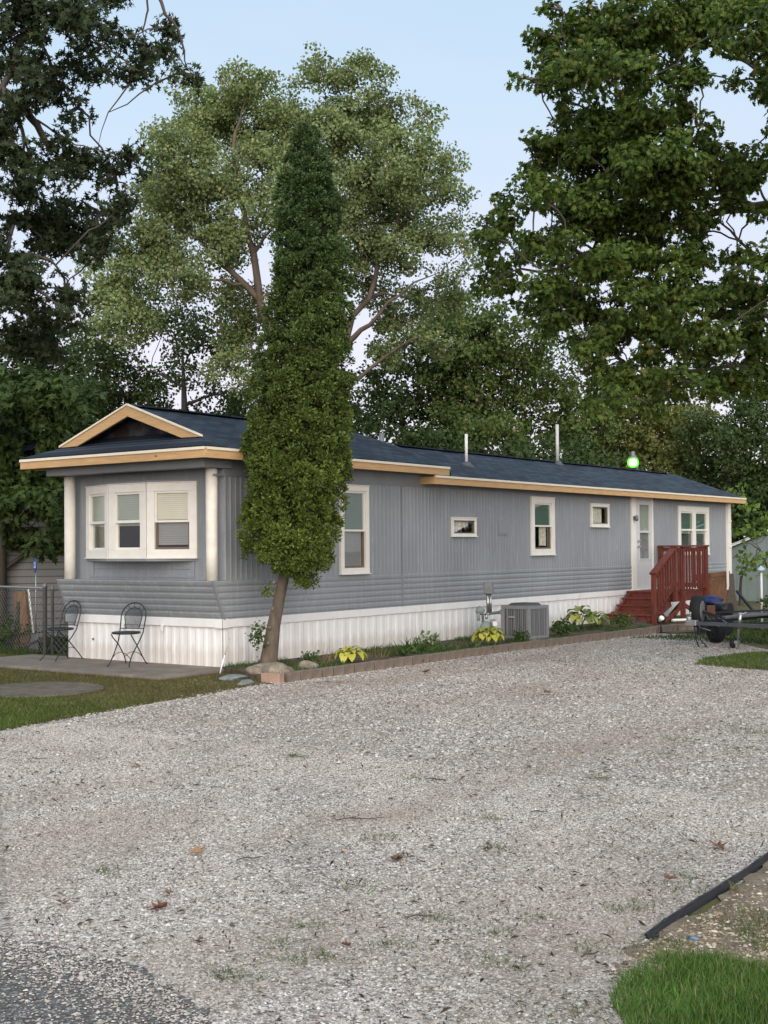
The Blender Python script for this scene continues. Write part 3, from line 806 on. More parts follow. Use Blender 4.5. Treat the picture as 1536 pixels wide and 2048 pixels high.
jb = MB(); jb.box((0.03, DY0 + .02, DZ - .22), (DX - .03, DY0 + .06, DZ - .037)); jb.box((DX - .03, DY0 + .02, DZ - .22), (DX + .01, DY1 - .03, DZ - .037)); jb.box((.03, DY1 - .07, DZ - .22), (DX - .03, DY1 - .03, DZ - .037))
jb.build('rim_joist', M['redwood'], dk, bevel=.004)
def post(x, y, z0, z1, s=.09):
    p = MB(); p.box((x - s / 2, y - s / 2, z0), (x + s / 2, y + s / 2, z1)); p.build('post', M['redwood'], dk, bevel=.005)
post(DX + .03, 11.74, 0.0, 1.05, .085); post(DX + .06, 13.15, 0, 1.60); post(DX + .06, DY1 - .02, 0, 1.60); post(.08, DY1 - .02, DZ - .3, 1.60); post(DX + .06, DY0 + .02, DZ - .2, 1.60, .08); post(.10, DY1 - .1, 0, DZ - .23)
rl = MB()
rl.box((DX - .02, DY0 - .04, 1.60), (DX + .13, DY1 + .04, 1.64)); rl.box((.03, DY1 - .09, 1.60), (DX - .02, DY1 + .05, 1.638))
rl.box((DX + .04, DY0 + .06, 1.50), (DX + .08, DY1 - .07, 1.59)); rl.box((.13, DY1 - .04, 1.50), (DX + .01, DY1, 1.59))
rl.box((DX + .04, DY0 + .06, .74), (DX + .08, DY1 - .07, .80)); rl.box((.13, DY1 - .04, .74), (DX + .01, DY1, .80))
rl.build('handrail', M['redwood'], dk, bevel=.006)
sr = MB(); sr.bar((DX + .03, 11.68, 1.06), (DX + .05, DY0 + .05, 1.61), .14, .04); sr.bar((DX + .03, 11.76, .97), (DX + .05, DY0 + .02, 1.50), .04, .09); sr.bar((DX + .03, 11.78, .30), (DX + .05, DY0 + .02, .78), .04, .09)
sr.build('handrail', M['redwood'], dk, bevel=.006)
def bal(x, y, z0, z1):
    b = MB(); b.box((x - .018, y - .018, z0), (x + .018, y + .018, z1)); b.build('baluster', M['redwood'], dk)
for i in range(7):
    q = (i + .7) / 7.4; y = 11.78 + (DY0 - 11.78) * q; bal(DX + .075, y, .30 + .5 * q, .98 + .53 * q)
for y in (12.86, 13.0, 13.30, 13.45, 13.6, 13.75, 13.9, 14.05, 14.2, 14.34): bal(DX + .095, y, .70, 1.55)
for i in range(6): bal(.22 + i * .15, DY1 + .015, .70, 1.55)
br = MB(); br.bar((DX + .02, 13.12, .32), (DX + .02, DY0 - .42, .06), .035, .085); br.bar((DX + .03, 13.14, .42), (DX + .03, DY0 + .06, .16), .035, .085); br.bar((DX + .02, 13.2, .40), (DX + .02, DY1 - .1, .05), .035, .085)
br.build('brace', M['redwood'], dk)
br = MB(); br.bar((.2, 13.6, .42), (.95, DY0 - .1, .10), .035, .08); br.bar((.3, DY1 - .1, .05), (1.0, 13.4, .42), .035, .08); br.build('brace', M['greywood'], dk)

# ------------------------------------------------------------------ air conditioner
ac = empty('air_conditioner', (-10.67, 18.72, 0), R(-6), 'gray louvered air conditioner on the bed by the white skirting', 'air conditioner')
S2, AH = .29, .66
b = MB(); b.box((-S2 - .04, -S2 - .04, .055), (S2 + .04, S2 + .04, .095)); b.build('base_pad', M['concrete'], ac)
core = MB(); core.box((-S2 + .03, -S2 + .03, .10), (S2 - .03, S2 - .03, AH - .03)); core.build('coil', M['ac_dark'], ac)
lv = MB()
for z0, z1 in ((.095, .14), (AH - .07, AH - .01)): lv.box((-S2, -S2, z0), (S2, S2, z1))
for sx in (-1, 1):
    for sy in (-1, 1):
        x, y = sx * (S2 - .028), sy * (S2 - .028); lv.box((x - .03, y - .03, .14), (x + .03, y + .03, AH - .07))
lv.build('cabinet', M['ac'], ac, bevel=.008)
gr = MB()
for k in range(4):
    a = k * math.pi / 2; m = Matrix.Rotation(a, 4, 'Z')
    for i in range(13):
        x = -S2 + .07 + i * (2 * S2 - .14) / 12; gr.box((x - .006, -S2 + .006, .14), (x + .006, -S2 + .016, AH - .07), m)
    for i in range(3):
        x = -S2 + .14 + i * .15; gr.box((x - .011, -S2 - .002, .14), (x + .011, -S2 + .006, AH - .07), m)
gr.build('grille', M['ac'], ac)
tp = MB(); tp.lathe([(.275, AH - .012), (.27, AH + .006), (.20, AH + .022), (.05, AH + .03)], (0, 0, 0), 28)
for r in (.09, .14, .19, .24): tp.tube([(r * math.cos(q * math.pi / 12), r * math.sin(q * math.pi / 12), AH + .03 - .06 * (r - .09)) for q in range(24)], .004, 5, closed=True)
tp.build('fan_guard', M['ac_dark'], ac)
bg_ = MB(); bg_.box((-.13, -S2 - .012, AH - .22), (.0, -S2 - .002, AH - .185)); bg_.build('badge', M['steel'], ac, bevel=.008)

# ------------------------------------------------------------------ gas meter
gm = empty('gas_meter', (-11.28, 18.50, 0.05), R(20), 'gray gas meter with regulator and pipes beside the air conditioner', 'gas meter')
p = MB(); p.tube([(-.10, .08, 0), (-.10, .08, .42), (-.02, .06, .44), (.03, .03, .44)], .021, 8); p.tube([(-.02, .16, .45), (-.02, .16, .80)], .030, 10); p.tube([(.03, .16, .45), (.03, .16, .80)], .018, 8)
p.tube([(-.02, .16, .45), (-.02, .04, .43), (-.02, .02, .36)], .022, 8); p.build('riser_pipe', M['steel'], gm)
v = MB(); v.box((-.085, .10, .78), (.075, .20, .99)); v.build('vent_hood', M['steel_dull'], gm, bevel=.012)
rg = MB(); rg.lathe([(.03, -.05), (.075, -.045), (.08, .0), (.05, .03), (.03, .07)], (-.14, .02, .50), 14, (-.3, -1, .2)); rg.lathe([(.02, -.1), (.03, .1), (.045, .11), (.045, .15)], (.12, .04, .46), 10, (1, -.2, .15))
rg.lathe([(.025, -.07), (.03, .0), (.022, .06)], (-.15, -.02, .40), 10); rg.build('regulator', M['meter'], gm)
mc = MB(); mc.blob((-.02, -.03, .17), (.115, .09, .155), 3, 3, .03); mc.build('meter_case', M['meter'], gm)
mc = MB(); mc.blob((.13, -.06, .12), (.085, .075, .135), 4, 3, .03); mc.lathe([(.05, .24), (.05, .33), (.03, .36)], (.1, -.03, 0), 12); mc.build('meter_case', M['meter'], gm)
dx = MB(); dx.box((.12, -.15, .245), (.20, -.06, .325)); dx.build('dial_box', M['white'], gm, bevel=.006)
sl_ = MB()
for i in range(2): sl_.box((.09, -.142, .155 - i * .04), (.13, -.132, .168 - i * .04))
sl_.build('meter_slot', M['black'], gm)

# ------------------------------------------------------------------ bistro chairs
def chair(loc, rz, label):
    c = empty('bistro_chair', loc, rz, label, 'chair', 'metal bistro chairs on the patio slab')
    WX, FX = .185, .15
    r = .0085
    hp = MB(); pts = []
    left = [(-FX - .02, -.29, .0), (-FX, -.26, .03), (-FX + .01, -.16, .15), (-FX - .01, .02, .33), (-WX + .005, .10, .45), (-WX, .14, .58), (-WX - .005, .165, .67)]
    pts += left
    for k in range(1, 12):
        a = math.pi - math.pi * k / 12; pts.append(((WX + .005) * math.cos(a), .165 + .055 * math.sin(a), .67 + .185 * math.sin(a)))
    pts += [(-x, y, z) for x, y, z in left[::-1]]
    hp.tube(pts, r, 8); hp.build('back_hoop', M['iron'], c)
    for s in (-1, 1):
        lg = MB(); lg.tube([(s * (FX + .0), -.20, .44), (s * FX, -.17, .40), (s * (FX - .012), -.02, .29), (s * (FX - .012), .14, .13), (s * FX, .22, .03), (s * (FX + .015), .245, 0)], r * .95, 8)
        lg.lathe([(.017, 0), (.014, .008)], (s * (FX + .015), .245, 0), 8); lg.build('leg', M['iron'], c)
    for pts_, rr_ in (([(-FX, -.2, .095), (-FX * .5, -.215, .175), (0, -.22, .20), (FX * .5, -.215, .175), (FX, -.2, .095)], .005), ([(-FX, .17, .095), (-FX * .5, .165, .155), (0, .165, .175), (FX * .5, .165, .155), (FX, .17, .095)], .005), ([(-WX, .125, .50), (WX, .125, .50)], .007)):
        sb = MB(); sb.tube(pts_, rr_, 6); sb.build('stretcher', M['iron'], c)
    inr = [(-.10, .13, .50)] + [((.135) * math.cos(math.pi - math.pi * k / 12), .16 + .05 * math.sin(math.pi * k / 12), .66 + .125 * math.sin(math.pi * k / 12)) for k in range(13)] + [(.10, .13, .50)]
    fr = MB(); fr.tube(inr, .006, 6)
    for k in range(5):
        a = math.pi * (k + 1) / 6; a2 = math.pi * (k + 1.5) / 6 - .18
        p0 = (.135 * math.cos(a), .16 + .05 * math.sin(a), .66 + .125 * math.sin(a)); p1 = (.19 * math.cos(a2), .165 + .055 * math.sin(a2), .67 + .185 * math.sin(a2)); fr.tube([p0, p1], .004, 5)
    fr.build('back_frame', M['iron'], c)
    bp = MB(); bp.poly([(x, y - .002, z) for x, y, z in inr]); bp.build('back_panel', M['mesh'], c)
    se = MB(); se.lathe([(.185, .437), (.198, .445), (.198, .462), (.185, .468)], (0, -.055, 0), 24); se.build('seat', M['iron'], c)
    return c
chair((-14.68, 12.19, .045), R(2), 'dark metal bistro chair at the patio end nearer the chain link gate')
chair((-13.20, 12.10, .045), R(20), 'dark metal bistro chair in the middle of the white skirting')

# ------------------------------------------------------------------ edging blocks, stones, marker rod
path = [(-10.12, 11.86), (-10.10, 17.0), (-9.93, 20.0), (-9.84, 22.0), (-9.80, 22.9), (-9.55, 23.5)]
seg = []; s_tot = 0
for a, b_ in zip(path[:-1], path[1:]):
    l_ = math.dist(a, b_); seg.append((s_tot, l_, a, b_)); s_tot += l_
def block_mesh(seed, Lb, D, Hh):
    rn = random.Random(seed); m = MB()
    m.hexa([(x * Lb / 2 + rn.uniform(-.004, .004), y * D / 2 + rn.uniform(-.006, .006), z + rn.uniform(-.004, .004) * (z > 0)) for z in (0, Hh) for x, y in ((-1, -1), (1, -1), (1, 1), (-1, 1))])
    return m
s_ = 0; protos = []
k = 0
while s_ < s_tot - .12:
    for q in seg:
        if q[0] <= s_ + .11 <= q[0] + q[1]: break
    t_ = (s_ + .11 - q[0]) / q[1]; x = q[2][0] + (q[3][0] - q[2][0]) * t_; y = q[2][1] + (q[3][1] - q[2][1]) * t_
    if k < 5:
        o = block_mesh(k, .205, .10, .125).build('edging_block', M['block'], bevel=.008); protos.append(o)
    else:
        o = protos[random.randrange(5)].copy(); COL.objects.link(o)
    o.location = (x + random.uniform(-.008, .008), y, random.uniform(-.008, .0))
    o.rotation_euler = (random.uniform(-.03, .03), random.uniform(-.02, .02), math.atan2(q[3][1] - q[2][1], q[3][0] - q[2][0]) + random.uniform(-.04, .04))
    tag(o, 'tan gray edging block set end to end along the plant bed', 'edging block', 'edging blocks along the plant bed')
    s_ += random.choice((.215, .215, .222)); k += 1
o = block_mesh(77, .27, .12, .12).build('edging_block', plain('pinkish edging block', (0.33, 0.215, 0.16), .9, .2, 12, .4), bevel=.008)
o.location = (-10.24, 11.74, 0); o.rotation_euler = (0, 0, R(8)); tag(o, 'pinkish tan edging block at the bed corner beside the field stones', 'edging block', 'edging blocks along the plant bed')
for i, (x, y, r, mt, lb, ct) in enumerate((
    (-10.42, 12.02, (.17, .15, .12), 'stone', 'large rounded tan field stone behind the pinkish corner block', 'stone'),
    (-10.72, 12.02, (.15, .10, .07), 'stone', 'angular tan stone left of the large field stone', 'stone'),
    (-11.06, 12.55, (.22, .12, .08), 'stone', 'low tan stone half buried at the foot of the arborvitae', 'stone'),
    (-10.60, 12.88, (.14, .12, .08), 'stone', 'tan stone right of the arborvitae trunk', 'stone'),
    (-10.93, 11.80, (.20, .15, .035), 'slate', 'blue gray flat stone lying on the grass near the marker rod', 'flat stone'),
    (-10.47, 11.50, (.21, .09, .03), 'slate', 'greenish flat stone lying against the corner block', 'flat stone'),
    (-10.45, 12.30, (.10, .08, .07), 'stone', 'small tan stone between the large field stone and the trunk', 'stone'))):
    m = MB(); m.blob((0, 0, r[2] * .5), r, i + 5, 3, .2); o = m.build('field_stone' if mt == 'stone' else 'flat_stone', M[mt]); o.location = (x, y, .0 if i in (4, 5) else .04); o.rotation_euler = (0, 0, i * .4)
    tag(o, lb, ct)
mr = empty('marker_rod', (-11.56, 12.20, 0), 0, 'thin white marker rod leaning on the skirting by the corner', 'rod')
m = MB(); m.tube([(0, 0, 0), (.01, .085, .24)], .010, 8); m.build('shaft', M['white'], mr)
m = MB(); m.tube([(.01, .085, .24), (.02, .17, .47)], .0085, 8); m.build('shaft', plain('bare rod', (.5, .44, .35), .6), mr, label='bare tan upper half')

# ------------------------------------------------------------------ trailer by the steps
tl = empty('utility_trailer', (-7.5, 19.6, 0), 0, 'dark folded utility trailer with spare wheel and tongue jack beside the red steps', 'trailer')
T = lambda x, y, z: (x + 7.5, y - 19.6, z)
m = MB(); m.bar(T(-8.0, 19.48, .38), T(-4.2, 18.65, .38), .06, .055); m.build('tongue_beam', M['steel_dark'], tl)
m = MB(); m.bar(T(-7.7, 19.75, .36), T(-4.6, 20.2, .36), .05, .06); m.bar(T(-7.75, 19.5, .42), T(-7.35, 20.6, .42), .05, .05); m.bar(T(-8.0, 20.3, .42), T(-6.4, 20.35, .50), .04, .05); m.bar(T(-7.2, 19.4, .36), T(-7.0, 21.0, .36), .05, .05); m.build('frame', M['black'], tl)
m = MB(); m.box(T(-8.10, 19.42, .34), T(-7.92, 19.54, .43)); m.lathe([(.04, 0), (.045, .05), (.02, .07)], T(-8.07, 19.50, .42), 12); m.tube([T(-8.05, 19.5, .42), T(-8.04, 19.48, .56)], .017, 8); m.build('coupler', M['steel'], tl, bevel=.01)
for s in (0, .07):
    m = MB(); m.tube([T(-7.95 + s, 19.42, .34), T(-7.90 + s, 19.38, .12), T(-7.86 + s * 2, 19.36, .02), T(-7.82 + s, 19.32, .015)], .011, 6); m.build('safety_chain', M['black'], tl)
wc = Vector(T(-8.09, 19.92, .55)); wx = Vector((.90, .14, 0)).normalized()
m = MB(); m.lathe([(.165, -.075), (.235, -.085), (.262, -.06), (.27, 0), (.262, .06), (.235, .085), (.165, .075)], wc, 32, wx); ty = m.build('tyre', M['rubber'], tl)
m = MB(); m.lathe([(.16, -.075), (.155, .02), (.12, .0), (.11, -.02), (.05, .0), (.04, .03)], wc, 24, wx); m.lathe([(.165, .06), (.172, .083), (.155, .083)], wc, 24, wx); m.build('rim', M['steel_dull'], tl)
m = MB(); m.bar(T(-8.05, 19.93, .55), T(-7.6, 19.95, .42), .05, .05); m.build('wheel_carrier', M['black'], tl)
jk = MB(); jk.tube([T(-7.16, 19.36, .55), T(-7.24, 19.42, .10)], .02, 10); jk.tube([T(-7.16, 19.36, .57), T(-7.20, 19.39, .32)], .027, 10); jk.tube([T(-7.22, 19.34, .52), T(-7.06, 19.36, .58)], .008, 6); jk.build('tongue_jack', M['steel'], tl)
jw = MB(); jw.lathe([(.055, -.03), (.08, -.022), (.083, 0), (.08, .022), (.055, .03)], T(-7.29, 19.42, .083), 18, (1, -.6, 0)); jw.build('caster_wheel', M['rubber'], tl)
jf = MB(); jf.box(T(-7.27, 19.36, .085), T(-7.21, 19.46, .13)); jf.box(T(-7.25, 19.36, .02), T(-7.225, 19.44, .09)); jf.build('caster_fork', M['steel'], tl)
m = MB(); m.hexa([T(-7.48, 19.38, .47), T(-7.38, 19.28, .47), T(-6.85, 20.45, .50), T(-7.1, 20.6, .50), T(-7.48, 19.38, .51), T(-7.38, 19.28, .51), T(-6.85, 20.45, .54), T(-7.1, 20.6, .54)]); m.build('bunk_board', M['steel_dark'], tl, bevel=.01)
m = MB(); m.bar(T(-7.9, 20.2, .52), T(-6.9, 20.35, .58), .10, .035); m.build('folded_ramp', M['black'], tl)
m = MB(); m.bar(T(-7.45, 20.7, .55), T(-7.75, 20.8, .86), .045, .03); m.build('ramp_lever', M['black'], tl)
m = MB(); m.lathe([(.095, -.14), (.10, .14)], T(-7.80, 20.3, .58), 18, (.9, -.2, 0)); m.build('winch_drum', M['black'], tl)
m = MB(); m.box(T(-7.98, 20.05, .40), T(-7.88, 20.15, .64)); m.build('winch_block', M['brownboard'], tl)
for p0, p1, p2 in (((-7.95, 19.9, .50), (-7.75, 19.7, .38), (-7.6, 19.6, .33)), ((-7.75, 19.9, .46), (-7.6, 19.75, .42), (-7.4, 19.55, .36)), ((-8.05, 19.8, .45), (-7.95, 19.65, .30), (-7.75, 19.6, .26))):
    m = MB(); m.tube([T(*p0), T(*p1), T(*p2)], .010, 6); m.build('strut', M['steel_dull'], tl)
m = MB(); m.lathe([(.09, -.06), (.165, -.07), (.175, 0), (.165, .07), (.09, .06)], T(-7.95, 20.35, .175), 20, (.6, .8, 0)); m.build('tyre', M['rubber'], tl)
m = MB(); m.lathe([(.09, -.06), (.08, 0), (.09, .065)], T(-7.95, 20.35, .175), 16, (.6, .8, 0)); m.build('rim', M['steel_dull'], tl)
tp_ = MB(); tp_.blob((0, 0, 0), (.22, .12, .085), 11, 3, .45); o = tp_.build('tarp_bundle', M['tarp']); o.location = (-8.68, 22.15, .62); tag(o, 'crumpled blue tarp bundle behind the spare wheel', 'tarp')
cr = MB(); cr.box((-8.95, 21.95, 0), (-8.42, 22.4, .55)); o = cr.build('storage_crate', M['black'], bevel=.02); tag(o, 'dark crate behind the trailer wheel under the blue tarp', 'crate')

# leaning brown boards behind the steps
lb = empty('leaning_boards', (-10.4, 27.0, 0), 0, 'brown weathered wood panel leaning behind the red steps', 'wood panel')
m = MB(); m.hexa([(-.40, -.25, 0), (.25, -.25, 0), (.28, -.22, 0), (-.37, -.22, 0), (-.66, .15, .98), (.12, .1, 1.06), (.14, .14, 1.06), (-.64, .19, .98)]); m.build('panel', M['brownboard'], lb, bevel=.005)
m = MB(); m.hexa([(.22, -.3, 0), (.46, -.3, 0), (.46, -.26, 0), (.22, -.26, 0), (.08, .1, 1.0), (.22, .1, 1.0), (.22, .14, 1.0), (.08, .14, 1.0)]); m.bar((-.66, .12, .86), (.12, .07, .93), .03, .05); m.build('batten', M['greywood'], lb)
m = MB(); m.box((.13, -.04, 0), (.17, 0, 1.12)); m.build('stake', M['cream'], lb)

# shed
sh = empty('garden_shed', (-12.25, 36.0, 0), 0, 'pale gray green shed with white roof edge at the end of the home', 'shed')
sx0, sx1, sz0, szr = -1.95, 5.2, 1.44, 2.62
sw = MB(); xr = 1.6
sw.poly([(sx0, 0, 0), (sx1, 0, 0), (sx1, 0, 1.44), (xr, 0, szr), (sx0, 0, 1.30)]); sw.poly([(sx0, 0, 0), (sx0, 3, 0), (sx0, 3, 1.30), (sx0, 0, 1.30)]); sw.poly([(sx1, 0, 0), (sx1, 3, 0), (sx1, 3, 1.44), (sx1, 0, 1.44)])
for x in np.arange(sx0 + .2, sx1, .305): sw.box((x - .012, -.008, 0), (x + .012, -.001, min(1.28 + (x - sx0) * .37, szr - (x - xr) * .32) - .02))
sw.build('wall', plain('gray green shed siding', (.20, .235, .225), .6, .12, 3), sh)
st_ = MB(); st_.bar((sx0 - .15, -.05, 1.29), (xr, -.05, szr + .04), .03, .13, (0, 1, 0)); st_.build('roof_trim', M['white'], sh)
st_ = MB(); 
for a, b_ in (((sx0 - .15, 1.31), (xr, szr + .08)), ((xr, szr + .08), (sx1 + .15, 1.44))):
    st_.hexa([(a[0], -.1, a[1]), (b_[0], -.1, b_[1]), (b_[0], 3.1, b_[1]), (a[0], 3.1, a[1]), (a[0], -.1, a[1] + .04), (b_[0], -.1, b_[1] + .04), (b_[0], 3.1, b_[1] + .04), (a[0], 3.1, a[1] + .04)])
st_.build('roof', plain('pale shed roof', (.45, .46, .46), .6), sh)

# chain link fences
def chain_fence(p0, p1, hgt, label, posts=(), cell=.065, wire=.0035, rail=True):
    p0, p1 = Vector((*p0, 0)), Vector((*p1, 0)); Ln = (p1 - p0).length; ux = (p1 - p0) / Ln
    fe = empty('chain_link_fence', p0, math.atan2(ux.y, ux.x), label, 'fence')
    mb = MB(); d = cell * math.sqrt(2); n = int((Ln + hgt) / d)
    for i in range(n):
        for s in (0, 1):
            a = i * d - hgt; x0, z0, x1, z1 = a, 0, a + hgt, hgt
            if x0 < 0: z0 = -x0; x0 = 0
            if x1 > Ln: z1 = hgt - (x1 - Ln); x1 = Ln
            if x1 - x0 < .02: continue
            if s: x0, x1 = Ln - x0, Ln - x1
            mb.tube([(x0, .004 * s, z0 + .03), (x1, .004 * s, z1 + .03)], wire, 3, False)
    mb.build('wire_mesh', M['steel_dull'], fe)
    if rail:
        r_ = MB(); r_.tube([(0, 0, hgt + .03), (Ln, 0, hgt + .03)], .018, 8); r_.build('top_rail', M['steel_dull'], fe)
    for x, hh_, rr in posts:
        q = MB(); q.lathe([(rr, 0), (rr, hh_), (rr * 1.2, hh_ + .005), (rr * 1.1, hh_ + .04), (rr * .4, hh_ + .07)], (x, 0, 0), 12); q.build('post', M['steel_dull'], fe)
    return fe
chain_fence((-16.0, 12.93), (-21.5, 13.9), 1.02, 'chain link fence running left from the gate post', ((0, 1.06, .034), (2.6, 1.05, .025), (5.2, 1.05, .025)))
chain_fence((-15.93, 13.02), (-14.98, 13.25), 1.0, 'narrow chain link gate between fence post and home', ((0.0, 1.02, .024), (.93, 1.02, .02)))
chain_fence((-10.0, 29.5), (-5.2, 30.8), .80, 'low chain link fence behind the trailer', ((0, .84, .025), (2.0, .82, .022), (4.0, .82, .022)))
# red tag on the back fence
m = MB(); m.lathe([(.09, -.004), (.09, .004)], (0, 0, 0), 8, (0, 1, 0)); o = m.build('red_tag', plain('red tag', (.35, .02, .03), .5)); o.location = (-8.95, 29.72, .66); tag(o, 'small red octagonal tag hanging on the low fence', 'tag')
# security sign left
sg = empty('yard_sign', (-17.08, 13.6, 0), R(-28), 'blue octagonal security yard sign on a thin stake behind the fence', 'sign')
m = MB(); m.lathe([(.125, -.006), (.125, .006)], (0, 0, 1.40), 8, (0, -1, 0)); m.build('sign_plate', plain('blue sign', (.015, .07, .33), .4, .03), sg)
m = MB(); m.tube([(.0, .012, 0), (.0, .012, 1.3)], .009, 6); m.build('stake', M['steel'], sg)
m = MB(); m.box((-.075, -.009, 1.355), (.075, -.0065, 1.445)); m.build('sign_panel', M['white'], sg)
fc = bpy.data.curves.new('lettering', 'FONT'); fc.body = 'ADT'; fc.size = .085; fc.align_x = 'CENTER'; fc.align_y = 'CENTER'; fc.extrude = .001
lo_ = bpy.data.objects.new('lettering', fc); COL.objects.link(lo_); dg = bpy.context.evaluated_depsgraph_get(); me = bpy.data.meshes.new_from_object(lo_.evaluated_get(dg)); bpy.data.objects.remove(lo_)
lo_ = bpy.data.objects.new('lettering', me); COL.objects.link(lo_); me.materials.clear(); me.materials.append(plain('sign blue letters', (.015, .06, .30), .4)); lo_.parent = sg; lo_.location = (0, -.0105, 1.40); lo_.rotation_euler = (R(90), 0, 0)
# log slab, shovel, tote, blue tub on bench
m = MB(); m.hexa([(-.17, -.06, 0), (.17, -.05, 0), (.15, .04, 0), (-.15, .05, 0), (-.42, .05, .93), (-.10, .05, .97), (-.12, .12, .97), (-.40, .12, .93)]); o = m.build('split_log', bark('split log', (.27, .145, .07), 7), bevel=.02); o.location = (-17.25, 13.55, 0); tag(o, 'brown split log slab leaning behind the chain link fence', 'log')
so = empty('garden_shovel', (-16.72, 13.3, 0), 0, 'long shovel leaning behind the fence near the gate post', 'shovel')
m = MB(); m.tube([(-.02, 0, .30), (-.30, .12, 1.0)], .016, 8); m.build('handle', M['cream'], so)
m = MB(); m.hexa([(-.10, -.03, .03), (.12, -.03, .0), (.12, -.02, .0), (-.10, -.02, .03), (-.10, .02, .28), (.08, .02, .30), (.08, .03, .30), (-.10, .03, .28)]); m.build('blade', M['steel_dull'], so)
m = MB(); m.box((-.42, -.25, 0), (.36, .25, .40)); m.box((-.45, -.28, .40), (.39, .28, .45)); o = m.build('storage_tote', plain('dark green tote', (.012, .035, .028), .4, .2), bevel=.03); o.location = (-15.55, 13.75, 0); tag(o, 'dark green storage tote just behind the gate', 'tote')
bn = empty('yard_bench', (-19.9, 16.3, 0), R(-30), 'dark wooden yard bench behind the chain link fence', 'bench')
m = MB(); m.box((-1.3, -.3, .38), (1.4, .3, .44)); m.build('seat', M['bark_dark'], bn)
for x in (-1.1, 1.1):
    m = MB(); m.box((x - .04, -.25, 0), (x + .04, .25, .38)); m.build('leg', M['bark_dark'], bn)
m = MB(); m.box((-.62, -.22, 0), (.62, .22, .26)); o = m.build('plastic_tub', plain('pale blue plastic', (.42, .55, .60), .4, .06), bevel=.04); o.location = (-19.85, 16.3, .44); o.rotation_euler = (0, 0, R(-30)); tag(o, 'pale blue plastic tub standing on the yard bench', 'tub')
# neighbouring home
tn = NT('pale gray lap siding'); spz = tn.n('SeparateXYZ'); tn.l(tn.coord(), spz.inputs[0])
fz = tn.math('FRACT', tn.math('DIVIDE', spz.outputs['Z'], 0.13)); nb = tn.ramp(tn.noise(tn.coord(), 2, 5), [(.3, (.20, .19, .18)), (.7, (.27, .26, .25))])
tn.col(tn.mix(tn.ramp(fz, [(0.80, 0.0), (0.95, 1.0)]), nb, (.07, .065, .06))).set(Roughness=.6)  # shade beneath each lap's lower edge is painted in as a dark line
nh = empty('neighbor_home', (-26.5, 18.5, 0), R(-38), 'pale lap sided neighboring home beyond the chain link fence', 'house')
m = MB(); n_l = 22
for i in range(n_l):
    z = .0 + i * .13
    m.hexa([(-7, 0, z), (8, 0, z), (8, .05, z), (-7, .05, z), (-7, .038, z + .13), (8, .038, z + .13), (8, .05, z + .13), (-7, .05, z + .13)])
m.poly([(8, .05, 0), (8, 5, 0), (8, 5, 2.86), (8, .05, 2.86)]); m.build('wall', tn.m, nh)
m = MB(); m.box((-7.05, -.03, 1.13), (8.05, -.002, 1.22)); m.build('trim_band', M['white'], nh)
m = MB(); m.hexa([(-7.3, -.4, 2.8), (8.3, -.4, 2.8), (8.3, 2.6, 3.7), (-7.3, 2.6, 3.7), (-7.3, -.4, 2.9), (8.3, -.4, 2.9), (8.3, 2.6, 3.8), (-7.3, 2.6, 3.8)]); m.hexa([(-7.3, 2.6, 3.7), (8.3, 2.6, 3.7), (8.3, 5.4, 2.8), (-7.3, 5.4, 2.8), (-7.3, 2.6, 3.8), (8.3, 2.6, 3.8), (8.3, 5.4, 2.9), (-7.3, 5.4, 2.9)]); m.build('roof', M['roof'], nh)
# dusk lamp behind the roof
lp = empty('yard_lamp', (-14.95, 32.34, 0), 0, 'lit green yard lamp glowing just above the roof ridge', 'lamp')
m = MB(); m.tube([(0, .25, 0), (0, .25, 4.0), (0, .12, 4.13), (0, 0, 4.13)], .04, 10); m.build('pole', M['steel_dull'], lp)
m = MB(); m.lathe([(.13, 4.061), (.09, 4.10), (.055, 4.13), (.055, 4.22), (.035, 4.25)], (0, 0, 0), 16); m.build('lamp_head', M['steel_dull'], lp)
m = MB(); m.lathe([(.05, 3.80), (.11, 3.82), (.150, 3.88), (.155, 3.95), (.14, 4.02), (.11, 4.06)], (0, 0, 0), 24)
gt = NT('lit green lens'); em = gt.n('Emission'); em.inputs[0].default_value = (0.10, 1.0, 0.05, 1); em.inputs[1].default_value = 1.3
lw = gt.n('LayerWeight'); lw.inputs[0].default_value = 0.5; em2 = gt.n('Emission'); em2.inputs[0].default_value = (.55, 1, .42, 1); em2.inputs[1].default_value = 2.2
mx = gt.n('MixShader'); gt.l(gt.ramp(lw.outputs['Facing'], [(.12, 0), (.42, 1)]), mx.inputs[0]); gt.l(em2.outputs[0], mx.inputs[1]); gt.l(em.outputs[0], mx.inputs[2]); gt.l(mx.outputs[0], gt.out.inputs[0])
m.build('lens', gt.m, lp)
# pole lamp / birdhouse post by the bush
pl = empty('path_light', (-8.45, 24.0, 0), 0, 'thin white post with a small peaked cap by the dark bush', 'path light')
m = MB(); m.lathe([(.022, 0), (.022, 1.16)], (0, 0, 0), 10); m.build('post', M['white'], pl)
m = MB(); m.lathe([(.03, 1.10), (.08, 1.15), (.075, 1.165), (.01, 1.23)], (0, 0, 0), 14); m.build('cap', plain('pale metal cap', (.5, .6, .66), .3), pl)
